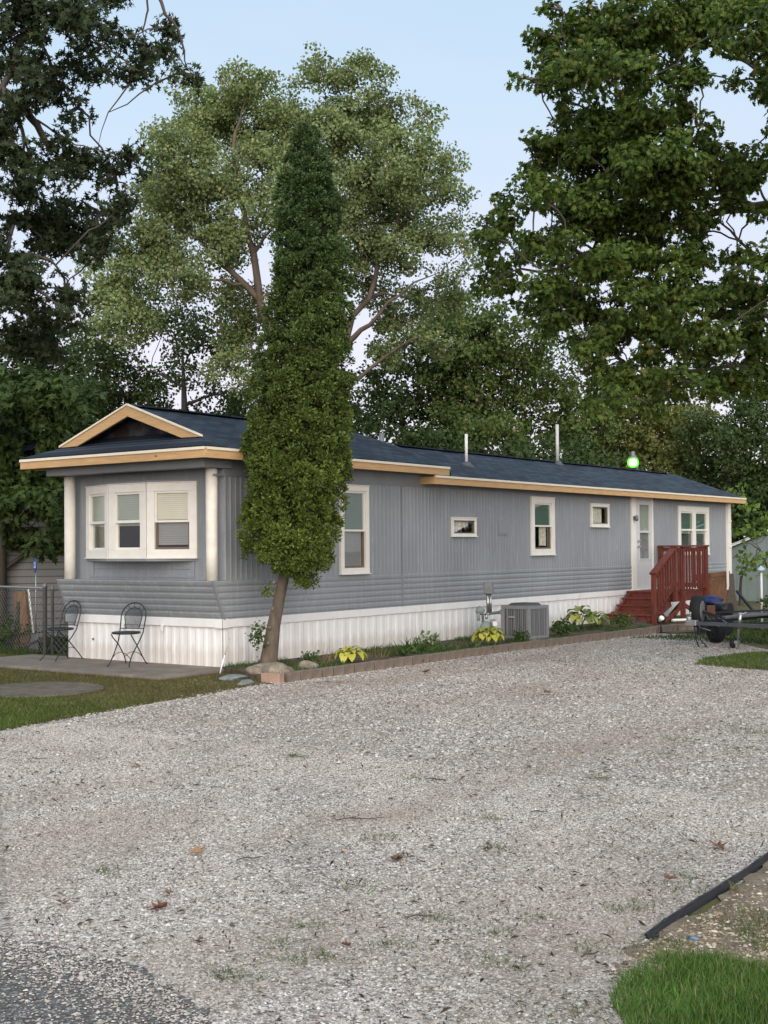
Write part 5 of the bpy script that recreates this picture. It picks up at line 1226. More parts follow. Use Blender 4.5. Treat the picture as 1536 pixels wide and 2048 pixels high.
cnt.append(tree('maple_tree', 'large green maple with a few orange leaves hanging over the driveway', 'tree', [(-4.49, 16.46, 0.0, 0.24), (-4.49, 16.46, 3.46, 0.2), (-4.51, 16.37, 5.68, 0.16), (-4.52, 16.3, 7.59, 0.11), (-4.49, 16.24, 9.8, 0.03)], [([(-4.99, 17.98, 6.3), (-5.55, 16.71, 6.12), (-5.87, 16.11, 6.14), (-6.03, 15.62, 6.1), (-6.47, 15.06, 6.17), (-7.04, 14.64, 6.05), (-7.71, 14.29, 5.7)], 0.05, 0.012), ([(-4.96, 17.96, 7.48), (-5.51, 16.68, 7.79), (-5.99, 15.96, 8.08), (-6.33, 15.45, 8.34), (-6.91, 14.9, 8.5)], 0.045, 0.012), ([(-4.96, 17.96, 7.41), (-5.6, 16.49, 7.84), (-6.09, 15.88, 8.25)], 0.04, 0.012), ([(-5.01, 18.0, 5.32), (-5.57, 16.73, 5.18), (-5.82, 16.29, 5.54), (-6.09, 15.96, 5.88)], 0.04, 0.012), ([(-5.02, 18.0, 4.9), (-5.55, 16.64, 4.63), (-6.33, 15.82, 4.8), (-7.05, 15.06, 4.57), (-7.63, 14.51, 4.56)], 0.04, 0.01), ([(-5.04, 18.02, 4.07), (-5.56, 16.65, 3.96), (-6.35, 15.84, 3.94), (-6.96, 15.15, 3.79)], 0.05, 0.01), ([(-5.55, 16.71, 6.12), (-6.76, 15.23, 5.68), (-7.57, 14.29, 5.17), (-8.14, 13.75, 5.09)], 0.05, 0.01)],
    [(-7.35, 14.62, 8.35, 0.42, 0.32), (-6.26, 13.83, 7.87, 0.51, 0.33), (-6.21, 15.57, 8.44, 0.55, 0.36), (-4.75, 13.35, 7.27, 0.3, 0.3), (-7.12, 13.55, 8.16, 0.22, 0.15), (-6.55, 13.14, 7.19, 0.38, 0.24), (-7.39, 14.1, 7.45, 0.25, 0.15), (-5.89, 12.88, 6.93, 0.31, 0.2), (-7.58, 14.21, 7.93, 0.19, 0.15), (-5.71, 14.37, 7.19, 0.3, 0.14), (-7.19, 14.63, 7.21, 0.48, 0.22), (-6.12, 13.84, 6.71, 0.44, 0.24), (-5.59, 14.06, 6.57, 0.23, 0.18), (-7.43, 14.05, 6.72, 0.38, 0.2), (-7.2, 14.94, 6.7, 0.65, 0.33), (-5.81, 13.69, 6.04, 0.58, 0.35), (-5.87, 15.85, 6.58, 0.52, 0.33), (-7.93, 14.21, 6.5, 0.19, 0.19), (-6.75, 12.31, 5.58, 0.28, 0.18), (-6.87, 13.82, 5.72, 0.49, 0.3), (-6.38, 14.53, 5.73, 0.56, 0.34), (-6.1, 15.62, 5.85, 0.31, 0.26), (-7.76, 13.39, 5.68, 0.29, 0.18), (-7.14, 11.88, 5.05, 0.22, 0.21), (-7.24, 13.16, 5.28, 0.37, 0.24), (-6.49, 13.69, 5.03, 0.45, 0.25), (-5.94, 14.12, 5.03, 0.36, 0.25), (-8.31, 14.09, 5.14, 0.32, 0.21), (-6.94, 12.84, 4.68, 0.32, 0.2), (-5.9, 13.14, 4.4, 0.39, 0.24), (-5.74, 14.36, 4.63, 0.42, 0.25), (-5.43, 15.02, 4.82, 0.31, 0.26), (-7.12, 14.91, 4.43, 0.39, 0.27), (-6.11, 14.32, 4.21, 0.42, 0.25), (-5.28, 13.77, 3.97, 0.34, 0.24), (-5.64, 15.95, 4.41, 0.27, 0.32), (-6.78, 13.51, 3.94, 0.25, 0.24), (-7.29, 13.81, 4.43, 0.27, 0.25), (-6.33, 13.79, 3.63, 0.35, 0.24), (-5.51, 13.44, 3.47, 0.31, 0.18), (-5.66, 15.08, 3.74, 0.37, 0.21), (-5.44, 15.52, 3.86, 0.21, 0.21), (-6.22, 12.82, 3.33, 0.28, 0.13), (-6.18, 13.86, 3.27, 0.26, 0.14), (-4.48, 14.61, 6.78, 0.52, 1.16), (-4.35, 14.07, 4.58, 0.5, 1.0), (-6.52, 12.66, 4.97, 0.28, 0.22), (-8.09, 14.28, 4.71, 0.23, 0.19), (-7.4, 14.49, 4.79, 0.32, 0.26), (-8.49, 14.46, 6.17, 0.2, 0.17), (-8.59, 14.41, 5.75, 0.25, 0.14), (-8.33, 13.89, 5.38, 0.21, 0.16), (-8.06, 13.54, 4.85, 0.25, 0.13), (-7.42, 13.35, 7.31, 0.24, 0.12), (-7.75, 13.94, 6.66, 0.2, 0.16), (-7.82, 13.97, 6.17, 0.24, 0.13), (-7.43, 13.37, 5.71, 0.17, 0.13), (-7.45, 13.38, 5.35, 0.17, 0.15), (-8.48, 14.97, 5.63, 0.19, 0.13), (-7.79, 14.52, 8.33, 0.25, 0.17), (-7.26, 13.89, 7.67, 0.18, 0.15), (-7.56, 14.17, 7.68, 0.18, 0.17), (-8.01, 15.18, 7.59, 0.26, 0.14), (-7.87, 15.11, 7.25, 0.21, 0.18), (-8.0, 14.89, 6.77, 0.19, 0.16), (-7.5, 14.16, 6.3, 0.22, 0.17), (-7.65, 14.3, 6.08, 0.21, 0.12), (-7.77, 14.68, 5.67, 0.17, 0.17), (-7.19, 13.6, 5.13, 0.16, 0.12), (-7.72, 14.45, 4.92, 0.17, 0.16), (-7.56, 13.88, 4.56, 0.19, 0.16), (-7.68, 15.15, 8.58, 0.26, 0.13), (-6.9, 13.73, 7.61, 0.23, 0.16), (-7.46, 14.84, 7.87, 0.19, 0.16), (-7.54, 15.28, 7.18, 0.25, 0.15), (-7.07, 14.05, 6.52, 0.18, 0.17), (-7.59, 15.33, 6.52, 0.21, 0.14), (-7.76, 15.16, 6.13, 0.18, 0.16), (-6.85, 13.73, 5.53, 0.21, 0.15), (-7.63, 14.87, 5.35, 0.19, 0.15), (-6.95, 13.64, 4.87, 0.22, 0.15), (-7.3, 14.63, 4.66, 0.19, 0.16), (-7.35, 14.45, 4.24, 0.18, 0.14), (-7.03, 14.11, 3.95, 0.18, 0.14), (-6.71, 14.49, 8.51, 0.19, 0.12), (-7.17, 15.34, 8.58, 0.2, 0.14), (-6.78, 14.44, 7.82, 0.2, 0.12), (-6.78, 14.04, 7.42, 0.17, 0.11), (-7.1, 15.16, 7.54, 0.24, 0.14), (-6.97, 14.66, 6.87, 0.22, 0.14), (-7.32, 15.27, 6.95, 0.24, 0.17), (-6.84, 14.25, 6.21, 0.23, 0.11), (-6.98, 14.37, 5.8, 0.2, 0.14), (-7.34, 15.3, 5.85, 0.24, 0.13), (-6.97, 14.86, 5.19, 0.24, 0.13), (-7.0, 14.85, 4.89, 0.18, 0.15), (-6.91, 14.26, 4.51, 0.18, 0.12), (-6.67, 13.89, 4.19, 0.21, 0.14), (-7.38, 15.65, 4.15, 0.18, 0.17), (-6.76, 14.03, 3.55, 0.17, 0.12), (-7.05, 15.51, 8.95, 0.18, 0.14), (-6.49, 14.77, 8.11, 0.19, 0.17), (-7.03, 15.81, 8.31, 0.27, 0.16), (-6.63, 14.77, 7.57, 0.25, 0.14), (-7.12, 15.73, 7.62, 0.2, 0.16), (-6.67, 15.14, 7.13, 0.19, 0.16), (-6.57, 14.45, 6.56, 0.21, 0.14), (-7.03, 15.35, 6.55, 0.24, 0.15), (-6.93, 15.28, 6.13, 0.23, 0.16), (-6.84, 15.38, 5.69, 0.21, 0.14), (-6.77, 14.9, 5.36, 0.25, 0.12), (-6.48, 14.52, 4.93, 0.2, 0.17), (-6.77, 15.36, 4.76, 0.17, 0.18), (-6.41, 14.32, 4.1, 0.23, 0.14), (-6.91, 15.4, 4.1, 0.19, 0.15), (-6.81, 15.35, 3.7, 0.2, 0.15), (-6.22, 14.97, 8.54, 0.23, 0.13), (-6.55, 15.77, 8.47, 0.24, 0.17), (-6.06, 14.66, 7.85, 0.2, 0.15), (-6.33, 14.96, 7.57, 0.25, 0.12), (-6.52, 15.84, 7.41, 0.19, 0.15), (-6.24, 15.02, 6.93, 0.21, 0.14), (-6.48, 15.67, 6.8, 0.21, 0.15), (-6.51, 15.43, 6.26, 0.22, 0.12), (-6.76, 16.05, 6.33, 0.2, 0.19), (-6.95, 16.06, 5.75, 0.19, 0.14), (-6.65, 15.62, 5.32, 0.26, 0.17), (-6.75, 15.77, 5.0, 0.21, 0.12), (-6.18, 14.58, 4.62, 0.2, 0.14), (-6.71, 15.59, 4.49, 0.25, 0.16), (-6.77, 15.89, 4.0, 0.21, 0.17), (-6.38, 15.08, 3.66, 0.23, 0.14), (-6.1, 15.49, 8.61, 0.18, 0.12), (-6.16, 15.28, 8.3, 0.18, 0.16), (-6.52, 16.21, 7.99, 0.26, 0.16), (-6.06, 14.99, 7.15, 0.23, 0.15), (-6.06, 15.21, 6.85, 0.25, 0.14), (-5.83, 14.4, 6.25, 0.21, 0.15), (-6.1, 15.24, 6.25, 0.22, 0.17), (-6.27, 15.65, 6.13, 0.18, 0.12), (-6.54, 16.21, 5.87, 0.2, 0.18), (-6.54, 16.2, 5.53, 0.26, 0.18), (-6.06, 15.1, 4.84, 0.18, 0.17), (-6.42, 16.47, 4.83, 0.18, 0.18), (-6.03, 14.79, 4.29, 0.23, 0.17), (-6.33, 16.15, 4.12, 0.26, 0.17), (-5.97, 14.78, 3.64, 0.18, 0.11), (-5.61, 15.49, 8.43, 0.22, 0.12), (-5.52, 14.74, 8.04, 0.21, 0.14), (-5.93, 16.38, 8.27, 0.18, 0.12), (-5.95, 16.31, 7.84, 0.19, 0.18), (-5.48, 15.0, 6.29, 0.18, 0.14), (-5.85, 15.68, 6.43, 0.21, 0.17), (-5.73, 15.13, 5.91, 0.21, 0.11), (-5.77, 15.69, 5.35, 0.18, 0.12), (-5.81, 15.83, 4.92, 0.19, 0.14), (-5.59, 14.9, 4.42, 0.19, 0.12), (-6.03, 16.46, 4.41, 0.22, 0.17), (-5.72, 15.25, 3.85, 0.18, 0.13), (-5.85, 15.59, 3.58, 0.23, 0.12), (-5.09, 15.01, 8.34, 0.18, 0.12), (-5.11, 14.87, 7.94, 0.2, 0.11), (-5.37, 15.16, 7.8, 0.2, 0.15), (-5.31, 15.58, 7.55, 0.2, 0.15), (-5.67, 16.76, 7.73, 0.21, 0.17), (-5.9, 16.54, 6.61, 0.18, 0.12), (-5.59, 15.78, 5.97, 0.22, 0.17), (-5.44, 15.84, 5.32, 0.23, 0.16), (-5.76, 16.15, 4.95, 0.21, 0.13), (-5.89, 16.54, 4.64, 0.2, 0.17), (-5.38, 15.63, 4.13, 0.22, 0.12), (-5.87, 16.41, 4.16, 0.24, 0.17), (-5.44, 15.76, 3.7, 0.2, 0.12), (-5.36, 16.17, 7.62, 0.18, 0.13), (-5.49, 16.48, 6.13, 0.24, 0.14), (-4.5, 16.37, 8.18, 0.76, 0.57), (-4.43, 15.99, 9.3, 0.87, 0.69), (-3.78, 16.58, 7.5, 0.69, 0.81), (-3.82, 16.62, 5.63, 0.69, 0.88), (-5.2, 16.68, 10.21, 0.8, 0.6), (-3.9, 16.96, 9.13, 0.64, 0.77), (-4.66, 16.66, 4.14, 0.58, 0.39), (-3.13, 17.01, 6.54, 0.56, 0.93)],
    LF['maple'], M['bark_mid'], 14, dens=2.6, rc=0.18, nleaf=50, size=0.08, tmpl=T_lobed(.75), up=0.8, droop=1.1, twig=3, limb_r=0.018, flat=0.6)[1])
cnt.append(tree('elm_tree', 'dark thin crowned tree with spreading bare limbs behind the gable', 'tree', [(-30.14, 29.98, 0.0, 0.24), (-30.14, 29.98, 3.28, 0.204), (-29.97, 30.02, 5.77, 0.132), (-29.98, 29.92, 8.27, 0.03)], [],
    [(-31.3, 30.42, 9.49, 1.37, 0.94), (-28.59, 29.33, 8.22, 1.29, 0.73), (-31.25, 29.66, 7.6, 1.52, 0.67), (-29.08, 30.53, 6.75, 1.33, 0.6), (-32.28, 28.93, 7.78, 1.1, 1.01), (-26.74, 30.62, 6.9, 0.97, 0.8), (-31.28, 27.3, 8.72, 0.81, 0.81), (-31.76, 27.49, 6.51, 0.98, 0.98), (-31.96, 30.33, 6.44, 1.03, 0.52), (-28.29, 30.42, 8.32, 0.82, 0.49), (-32.41, 28.49, 8.33, 1.0, 1.0), (-32.3, 29.97, 10.06, 1.03, 0.86), (-32.03, 29.25, 6.86, 1.01, 0.84), (-29.01, 29.53, 9.1, 0.81, 0.65)],
    LF['dark'], M['bark_dark'], 31, dens=1.7, rc=0.45, nleaf=50, size=0.14, up=0.3, droop=0.4, twig=6, limb_r=0.09, group='trees behind the home')[1])
cnt.append(tree('ash_tree', 'dark green tree left of the maple crown', 'tree', [(-27.13, 38.35, 0.0, 0.2), (-27.13, 38.35, 3.4, 0.17), (-26.95, 38.4, 5.63, 0.11000000000000001), (-26.98, 38.3, 7.87, 0.03)], [],
    [(-26.12, 37.64, 8.82, 1.46, 1.09), (-27.75, 38.01, 7.9, 1.12, 1.12), (-25.93, 38.64, 7.07, 1.48, 1.11), (-26.9, 37.76, 6.33, 1.47, 0.92), (-25.81, 39.82, 8.49, 1.13, 1.13), (-28.95, 38.66, 6.72, 0.77, 0.96)],
    LF['dark'], M['bark_mid'], 32, dens=1.9, rc=0.45, nleaf=50, size=0.16, up=0.3, droop=0.4, twig=2, limb_r=0.07, group='trees behind the home')[1])
cnt.append(tree('ash_tree', 'mid green tree with slender stem behind the second vent pipe', 'tree', [(-24.34, 39.14, 0.0, 0.2), (-24.34, 39.14, 3.34, 0.17), (-24.15, 39.18, 6.25, 0.11000000000000001), (-24.16, 39.07, 9.17, 0.03)], [],
    [(-23.97, 39.0, 9.14, 1.63, 1.27), (-24.65, 39.03, 7.56, 1.65, 1.28), (-24.14, 40.67, 7.12, 1.5, 1.31), (-23.89, 38.47, 5.64, 1.97, 0.9), (-23.47, 39.92, 8.47, 1.1, 1.1), (-24.78, 38.2, 6.04, 1.26, 0.9), (-25.42, 39.08, 9.86, 1.11, 0.83), (-24.25, 39.13, 10.2, 1.01, 0.73), (-22.92, 38.85, 9.73, 0.89, 0.71), (-25.53, 38.09, 10.29, 0.73, 0.64)],
    LF['mid'], M['bark_mid'], 33, dens=1.9, rc=0.45, nleaf=50, size=0.16, up=0.3, droop=0.4, twig=2, limb_r=0.07, group='trees behind the home')[1])
cnt.append(tree('ash_tree', 'loose green tree with two thin bare stems behind the tall roof vent', 'tree', [(-22.7, 42.8, 0.0, 0.2), (-22.7, 42.8, 3.39, 0.17), (-22.53, 42.85, 5.67, 0.11000000000000001), (-22.55, 42.75, 7.95, 0.03)], [],
    [(-22.54, 40.89, 8.87, 1.2, 1.11), (-23.68, 43.32, 7.71, 1.46, 1.36), (-21.87, 42.32, 7.28, 1.12, 1.12), (-22.93, 43.1, 6.09, 1.92, 0.96), (-21.61, 43.43, 6.41, 1.14, 1.14), (-22.43, 43.87, 9.22, 0.97, 0.97)],
    LF['mid'], M['bark_mid'], 34, dens=1.7, rc=0.45, nleaf=50, size=0.16, up=0.3, droop=0.4, twig=2, limb_r=0.07, group='trees behind the home')[1])
cnt.append(tree('hickory_tree', 'olive green tree with autumn tints behind the yard lamp', 'tree', [(-20.85, 46.62, 0.0, 0.2), (-20.85, 46.62, 3.43, 0.17), (-20.69, 46.69, 4.81, 0.11000000000000001), (-20.73, 46.61, 6.2, 0.03)], [],
    [(-21.21, 45.66, 6.36, 1.57, 1.18), (-20.26, 46.81, 5.79, 1.58, 1.19), (-22.49, 46.97, 5.52, 1.42, 1.02), (-19.85, 48.89, 6.51, 1.22, 1.22), (-20.31, 45.47, 4.74, 1.93, 0.77), (-19.51, 45.61, 7.21, 1.15, 0.77)],
    LF['olive'], M['bark_mid'], 35, dens=2.2, rc=0.45, nleaf=50, size=0.16, up=0.3, droop=0.4, twig=2, limb_r=0.07, group='trees behind the home')[1])
cnt.append(tree('hickory_tree', 'dark green tree rising over the pale shed', 'tree', [(-17.34, 45.47, 0.0, 0.2), (-17.34, 45.47, 3.3, 0.17), (-17.19, 45.53, 4.6, 0.11000000000000001), (-17.23, 45.45, 5.9, 0.03)], [],
    [(-17.23, 44.29, 5.46, 1.46, 1.09), (-16.41, 45.67, 6.05, 1.3, 1.11), (-17.6, 46.71, 4.29, 1.72, 1.15), (-15.85, 46.14, 4.57, 1.11, 1.48), (-18.28, 45.43, 4.08, 1.13, 0.94), (-16.51, 45.98, 7.02, 0.93, 0.75), (-16.93, 45.9, 3.11, 1.68, 0.93), (-16.06, 47.8, 2.94, 1.14, 1.14)],
    LF['dark'], M['bark_dark'], 36, dens=2.2, rc=0.45, nleaf=50, size=0.16, up=0.3, droop=0.4, twig=2, limb_r=0.07, group='trees behind the home')[1])
cnt.append(tree('ash_tree', 'dark tree seen between cottonwood and gable', 'tree', [(-32.7, 38.0, 0.0, 0.2), (-32.7, 38.0, 3.55, 0.17), (-32.54, 38.07, 4.94, 0.11000000000000001), (-32.59, 37.99, 6.32, 0.03)], [],
    [(-33.01, 38.4, 7.58, 1.6, 1.2), (-31.63, 39.24, 7.56, 1.6, 1.2), (-31.18, 37.43, 6.0, 2.12, 0.97), (-30.93, 39.95, 6.36, 1.2, 1.0), (-33.23, 36.84, 6.48, 1.57, 0.78)],
    LF['dark'], M['bark_dark'], 37, dens=1.9, rc=0.45, nleaf=50, size=0.16, up=0.3, droop=0.4, twig=2, limb_r=0.07, group='trees behind the home')[1])
cnt.append(tree('ash_tree', 'dark leafy tree behind the mulberry at the far left', 'tree', [(-34.63, 30.43, 0.0, 0.2), (-34.63, 30.43, 3.42, 0.17), (-34.46, 30.47, 5.55, 0.11000000000000001), (-34.48, 30.38, 7.69, 0.03)], [],
    [(-35.22, 29.8, 7.34, 1.43, 1.43), (-33.7, 30.07, 6.36, 1.4, 1.05), (-36.47, 29.71, 8.88, 1.45, 1.09), (-36.91, 29.17, 6.15, 1.44, 1.44), (-38.03, 29.38, 8.63, 1.1, 1.47), (-33.8, 29.26, 5.09, 1.38, 1.04), (-38.86, 28.48, 6.77, 1.46, 2.19), (-35.75, 29.57, 4.14, 1.6, 1.07)],
    LF['dark'], M['bark_dark'], 38, dens=2.2, rc=0.45, nleaf=50, size=0.16, up=0.3, droop=0.4, twig=2, limb_r=0.07, group='trees behind the home')[1])
cnt.append(tree('ash_tree', 'low dark tree hugging the roof line left of the arborvitae', 'tree', [(-30.61, 32.11, 0.0, 0.2), (-30.61, 32.11, 3.34, 0.17), (-30.47, 32.17, 4.65, 0.11000000000000001), (-30.51, 32.09, 5.96, 0.03)], [],
    [(-30.98, 31.76, 5.96, 1.39, 0.63), (-30.06, 32.56, 6.14, 1.22, 0.63), (-31.03, 30.37, 5.86, 1.02, 0.61), (-32.1, 30.23, 5.75, 0.86, 0.69), (-30.74, 32.25, 5.1, 2.1, 0.53)],
    LF['dark'], M['bark_dark'], 39, dens=2.2, rc=0.45, nleaf=50, size=0.16, up=0.3, droop=0.4, twig=2, limb_r=0.07, group='trees behind the home')[1])
cnt.append(tree('young_tree', 'low green trees along the roof ridge under the maple', 'tree', [(-21.23, 37.69, 0.0, 0.2), (-21.23, 37.69, 3.21, 0.17), (-21.1, 37.76, 4.06, 0.11000000000000001), (-21.15, 37.69, 4.92, 0.03)], [],
    [(-23.78, 36.64, 4.99, 1.38, 0.62), (-22.46, 37.46, 4.8, 1.38, 0.59), (-21.57, 39.03, 4.75, 1.41, 0.6), (-18.95, 37.67, 4.47, 1.16, 0.59), (-24.68, 35.82, 5.34, 1.04, 0.62), (-19.14, 40.75, 4.11, 1.23, 0.63)],
    LF['dark'], M['bark_mid'], 40, dens=2.2, rc=0.45, nleaf=50, size=0.16, up=0.3, droop=0.4, twig=2, limb_r=0.07, group='trees behind the home')[1])
tree('dark_shrub', 'dark dense shrub at the right edge beside the trailer', 'shrub', [(-7.6, 23.6, 0, 0.05), (-7.6, 23.6, 0.4, 0.04), (-7.569999999999999, 23.6, 0.8, 0.03)], [], [(-7.6, 23.6, 0.5, 0.6, 0.5), (-7.3, 23.8, 1.0, 0.6, 0.5), (-7.5, 23.3, 0.35, 0.6, 0.35), (-7.0, 23.8, 0.6, 0.7, 0.6), (-7.1, 23.9, 1.4, 0.5, 0.4), (-7.7, 23.7, 1.35, 0.35, 0.35), (-6.7, 24.0, 1.0, 0.7, 0.8), (-7.9, 23.9, 0.3, 0.4, 0.3)], LF['dark'], M['bark_mid'], 51, dens=0.5, rc=0.25, nleaf=50, size=0.09, up=0.5, droop=0.2, twig=3, limb_r=0.02)
tree('sapling', 'bright broad leaved sapling at the far end of the home', 'shrub', [(-12.24, 33.12, 0, 0.05), (-12.24, 33.12, 0.4, 0.04), (-12.21, 33.12, 0.8, 0.03)], [], [(-12.24, 33.12, 2.9, 0.5, 0.35), (-11.94, 33.22, 2.5, 0.5, 0.3), (-12.34, 33.32, 3.0, 0.35, 0.25), (-12.14, 33.12, 1.9, 0.5, 0.4), (-11.74, 33.32, 1.5, 0.5, 0.4), (-11.24, 33.42, 2.1, 0.5, 0.4), (-12.04, 33.22, 1.1, 0.6, 0.5)], LF['bright'], M['bark_mid'], 52, dens=1.0, rc=0.3, nleaf=16, size=0.17, up=0.5, droop=0.2, twig=3, limb_r=0.02, tmpl=T_simple())
tree('grassy_shrub', 'low brushy clump at the foot of the log by the fence', 'shrub', [(-17.1, 13.25, 0, 0.05), (-17.1, 13.25, 0.4, 0.04), (-17.07, 13.25, 0.8, 0.03)], [], [(-17.1, 13.25, 0.22, 0.42, 0.25), (-17.6, 13.35, 0.3, 0.5, 0.3), (-16.65, 13.2, 0.15, 0.35, 0.16), (-18.2, 13.45, 0.3, 0.5, 0.3)], LF['mulb'], M['bark_mid'], 53, dens=0.5, rc=0.25, nleaf=50, size=0.07, up=0.5, droop=0.2, twig=3, limb_r=0.02)
tree('green_shrub', 'low green shrub by the shed behind the trailer', 'shrub', [(-8.6, 27.2, 0, 0.05), (-8.6, 27.2, 0.4, 0.04), (-8.57, 27.2, 0.8, 0.03)], [], [(-8.6, 27.2, 0.3, 0.6, 0.3), (-7.7, 27.5, 0.4, 0.7, 0.35), (-6.8, 27.7, 0.3, 0.7, 0.4)], LF['mid'], M['bark_mid'], 54, dens=0.5, rc=0.25, nleaf=50, size=0.09, up=0.5, droop=0.2, twig=3, limb_r=0.02)
# low green strip of woods far behind everything
def woods():
    rng = np.random.default_rng(5)
    N = 52000
    x = rng.uniform(-95, 25, N); y = 78 + rng.normal(size=N) * 3 + .12 * x
    top = 5.5 + 1.6 * np.sin(x * .21) + 1.0 * np.sin(x * .53 + 1) + .8 * np.sin(x * 1.3)
    z = top * rng.uniform(size=N) ** .6
    o = leaves('distant_woods', np.stack([x, y, z], 1), rng.uniform(.35, .7, N), T_simple(), LF['dark'], None, rng=rng)
    tag(o, 'distant dark woods closing the view behind all trees', 'woods', kind='stuff')
woods()

# grass -------------------------------------------------------------
def blades(name, P, h, mat, lean=.35, rng=RNG, wide=1.0):
    N = len(P); t = np.stack([rng.normal(size=N) * lean, rng.normal(size=N) * lean, np.ones(N)], 1); n = rng.normal(size=(N, 3)); n[:, 2] = 0
    V, Fc = T_blade(); V = V * np.array([wide, 1, 1])
    return leaves(name, P, h, (V, Fc), mat, None, rng=rng, n=unit(n - unit(t) * np.sum(n * unit(t), 1, keepdims=True)), t=t)
def fill(poly, N, rng, fade=None):
    a = np.array(poly); lo, hi = a.min(0), a.max(0); P = rng.uniform(lo, hi, (N, 2)); P = P[inside(poly, P)]
    return P
rg_ = np.random.default_rng(31)
GI = densify(GRAVEL, .12, .0, 3)
LAWN_L = [(-9.35, 5.2), (-9.52, 6.4), (-9.62, 7.24), (-9.76, 8.11), (-9.92, 9.2), (-10.02, 10.3), (-10.2, 11.45), (-10.4, 11.9), (-11.5, 12.35), (-11.6, 11.15), (-15.95, 11.15), (-15.95, 12.75), (-21, 13.5), (-21, 5.2)]
P = fill(LAWN_L, 520000, rg_)
dd = np.hypot((P[:, 0] + 12.05), (P[:, 1] - 9.62))
keep = (dd > .74 + rg_.normal(size=len(P)) * .05)
wear = .5 + .5 * np.sin(P[:, 0] * 1.7 + P[:, 1] * .9) * np.sin(P[:, 1] * 1.9 + 2)
near = np.clip((P[:, 1] - 7.6) / 2.2, 0, 1)
keep &= rg_.uniform(size=len(P)) > near * .55 + .15 * wear * near
P = P[keep]; near = near[keep]
isdry = rg_.uniform(size=len(P)) < .22 + .75 * near
def at_z(P, z): return np.concatenate([P, np.full((len(P), 1), z)], 1)
tag(blades('grass', at_z(P[isdry], 0), rg_.uniform(.018, .045, isdry.sum()), LF['lawn'], .8, rg_, 1.6), 'thin dry olive grass around the patio slab', 'grass', kind='stuff')
tag(blades('grass', at_z(P[~isdry], 0), rg_.uniform(.03, .065, (~isdry).sum()), LF['grass'], .6, rg_, 1.4), 'short green grass at the edge of the gravel', 'grass', kind='stuff')
P = fill(LAWN_R, 60000, rg_)
P = P[rg_.uniform(size=len(P)) < .9]
tag(blades('grass', at_z(P, 0.005), rg_.uniform(.03, .06, len(P)), leafmat('patch grass blade', (0.055, 0.09, 0.018), (0.12, 0.16, 0.035), None, .25, .5, .8), .6, rg_, 1.8), 'green grass patch at the right beyond the gravel', 'grass', kind='stuff')
P = fill(LAWN_BR, 110000, rg_)
P = P[P[:, 0] < .2]
edge_d = np.sqrt(((P[:, None] - np.array(densify(LAWN_BR[:6] + LAWN_BR[-2:], .06, 0, 1))[None][:, :70]) ** 2).sum(2).min(1)); ef = np.clip(edge_d / .14, .3, 1)
P = P[rg_.uniform(size=len(P)) < .35 + .65 * ef]; 
tag(blades('grass', at_z(P, 0.008), rg_.uniform(.030, .072, len(P)) , leafmat('lush grass blade', (0.062, 0.120, 0.024), (0.130, 0.225, 0.050), (0.24, 0.24, 0.11), .3, .5, 3, .93), .42, rg_, .7), 'lush bright green grass clump in the near corner', 'grass', kind='stuff')
# sparse grass on sandy dirt
P = fill(DIRT, 26000, rg_); nz = np.sin(P[:, 0] * 5 + 1) * np.sin(P[:, 1] * 3.3) + .5 * np.sin(P[:, 0] * 9 + P[:, 1] * 7)
P = P[(nz > .55) & (P[:, 0] < .2)]
tag(blades('grass', at_z(P, .01), rg_.uniform(.02, .07, len(P)), LF['grass'], .6, rg_, .8), 'sparse grass tufts on the sandy dirt', 'grass', kind='stuff')
# weeds and grass tufts in gravel
TU = [(-6.47, 7.65, 0.05), (-3.77, 4.88, 0.09), (-3.45, 4.01, 0.05), (-3.54, 4.27, 0.06), (-3.3, 3.87, 0.04), (-4.17, 11.08, 0.25), (-3.92, 10.77, 0.15), (-2.4, 5.77, 0.1), (-2.51, 5.97, 0.08), (-2.46, 5.38, 0.07), (-2.52, 5.24, 0.05), (-3.98, 6.57, 0.05), (-4.22, 5.79, 0.06), (-2.58, 4.33, 0.08), (-2.37, 4.66, 0.05), (-2.17, 4.88, 0.08), (-2.13, 4.94, 0.05), (-3.22, 3.97, 0.06), (-2.81, 4.64, 0.05), (-2.08, 5.31, 0.1), (-3.58, 5.93, 0.05), (-4.08, 9.34, 0.08), (-3.68, 9.9, 0.1), (-2.11, 4.01, 0.1), (-3.41, 3.62, 0.05), (-3.04, 4.24, 0.06), (-3.32, 3.61, 0.06), (-5.12, 7.39, 0.06), (-4.03, 8.1, 0.05), (-4.99, 4.41, 0.05), (-2.76, 4.94, 0.04), (-4.28, 10.06, 0.12), (-6.45, 7.66, 0.05), (-3.12, 4.69, 0.05)]
Ps, hs = [], []
for x, y, r in TU:
    n_ = int(150 * max(.3, r / .12)); q = rg_.normal(size=(n_, 2)) * r * np.array((1, .8)) + np.array((x, y)); Ps.append(q); hs.append(rg_.uniform(.012, .035, n_))
Ps = np.concatenate(Ps); hs = np.concatenate(hs)
tag(blades('weeds', at_z(Ps, .01), hs, LF['grass'], .9, rg_, 1.3), 'small grass tufts scattered through the gravel', 'weeds', kind='stuff')
# rough growth behind the trailer and under the fence
P = np.concatenate([fill([(-9.7, 20.6), (-8.6, 22.6), (-9.6, 24), (-9.5, 34), (-2, 34), (-2.2, 21.2), (-6.4, 19.4), (-7.2, 20.4)], 60000, rg_), fill([(-21, 13.2), (-16.1, 12.6), (-16.05, 15.5), (-21, 17)], 26000, rg_)])
tag(blades('grass', at_z(P, 0), rg_.uniform(.03, .10, len(P)), LF['mulb'], .6, rg_, 1.8), 'rough dark grass behind the trailer and along the fence', 'grass', kind='stuff')
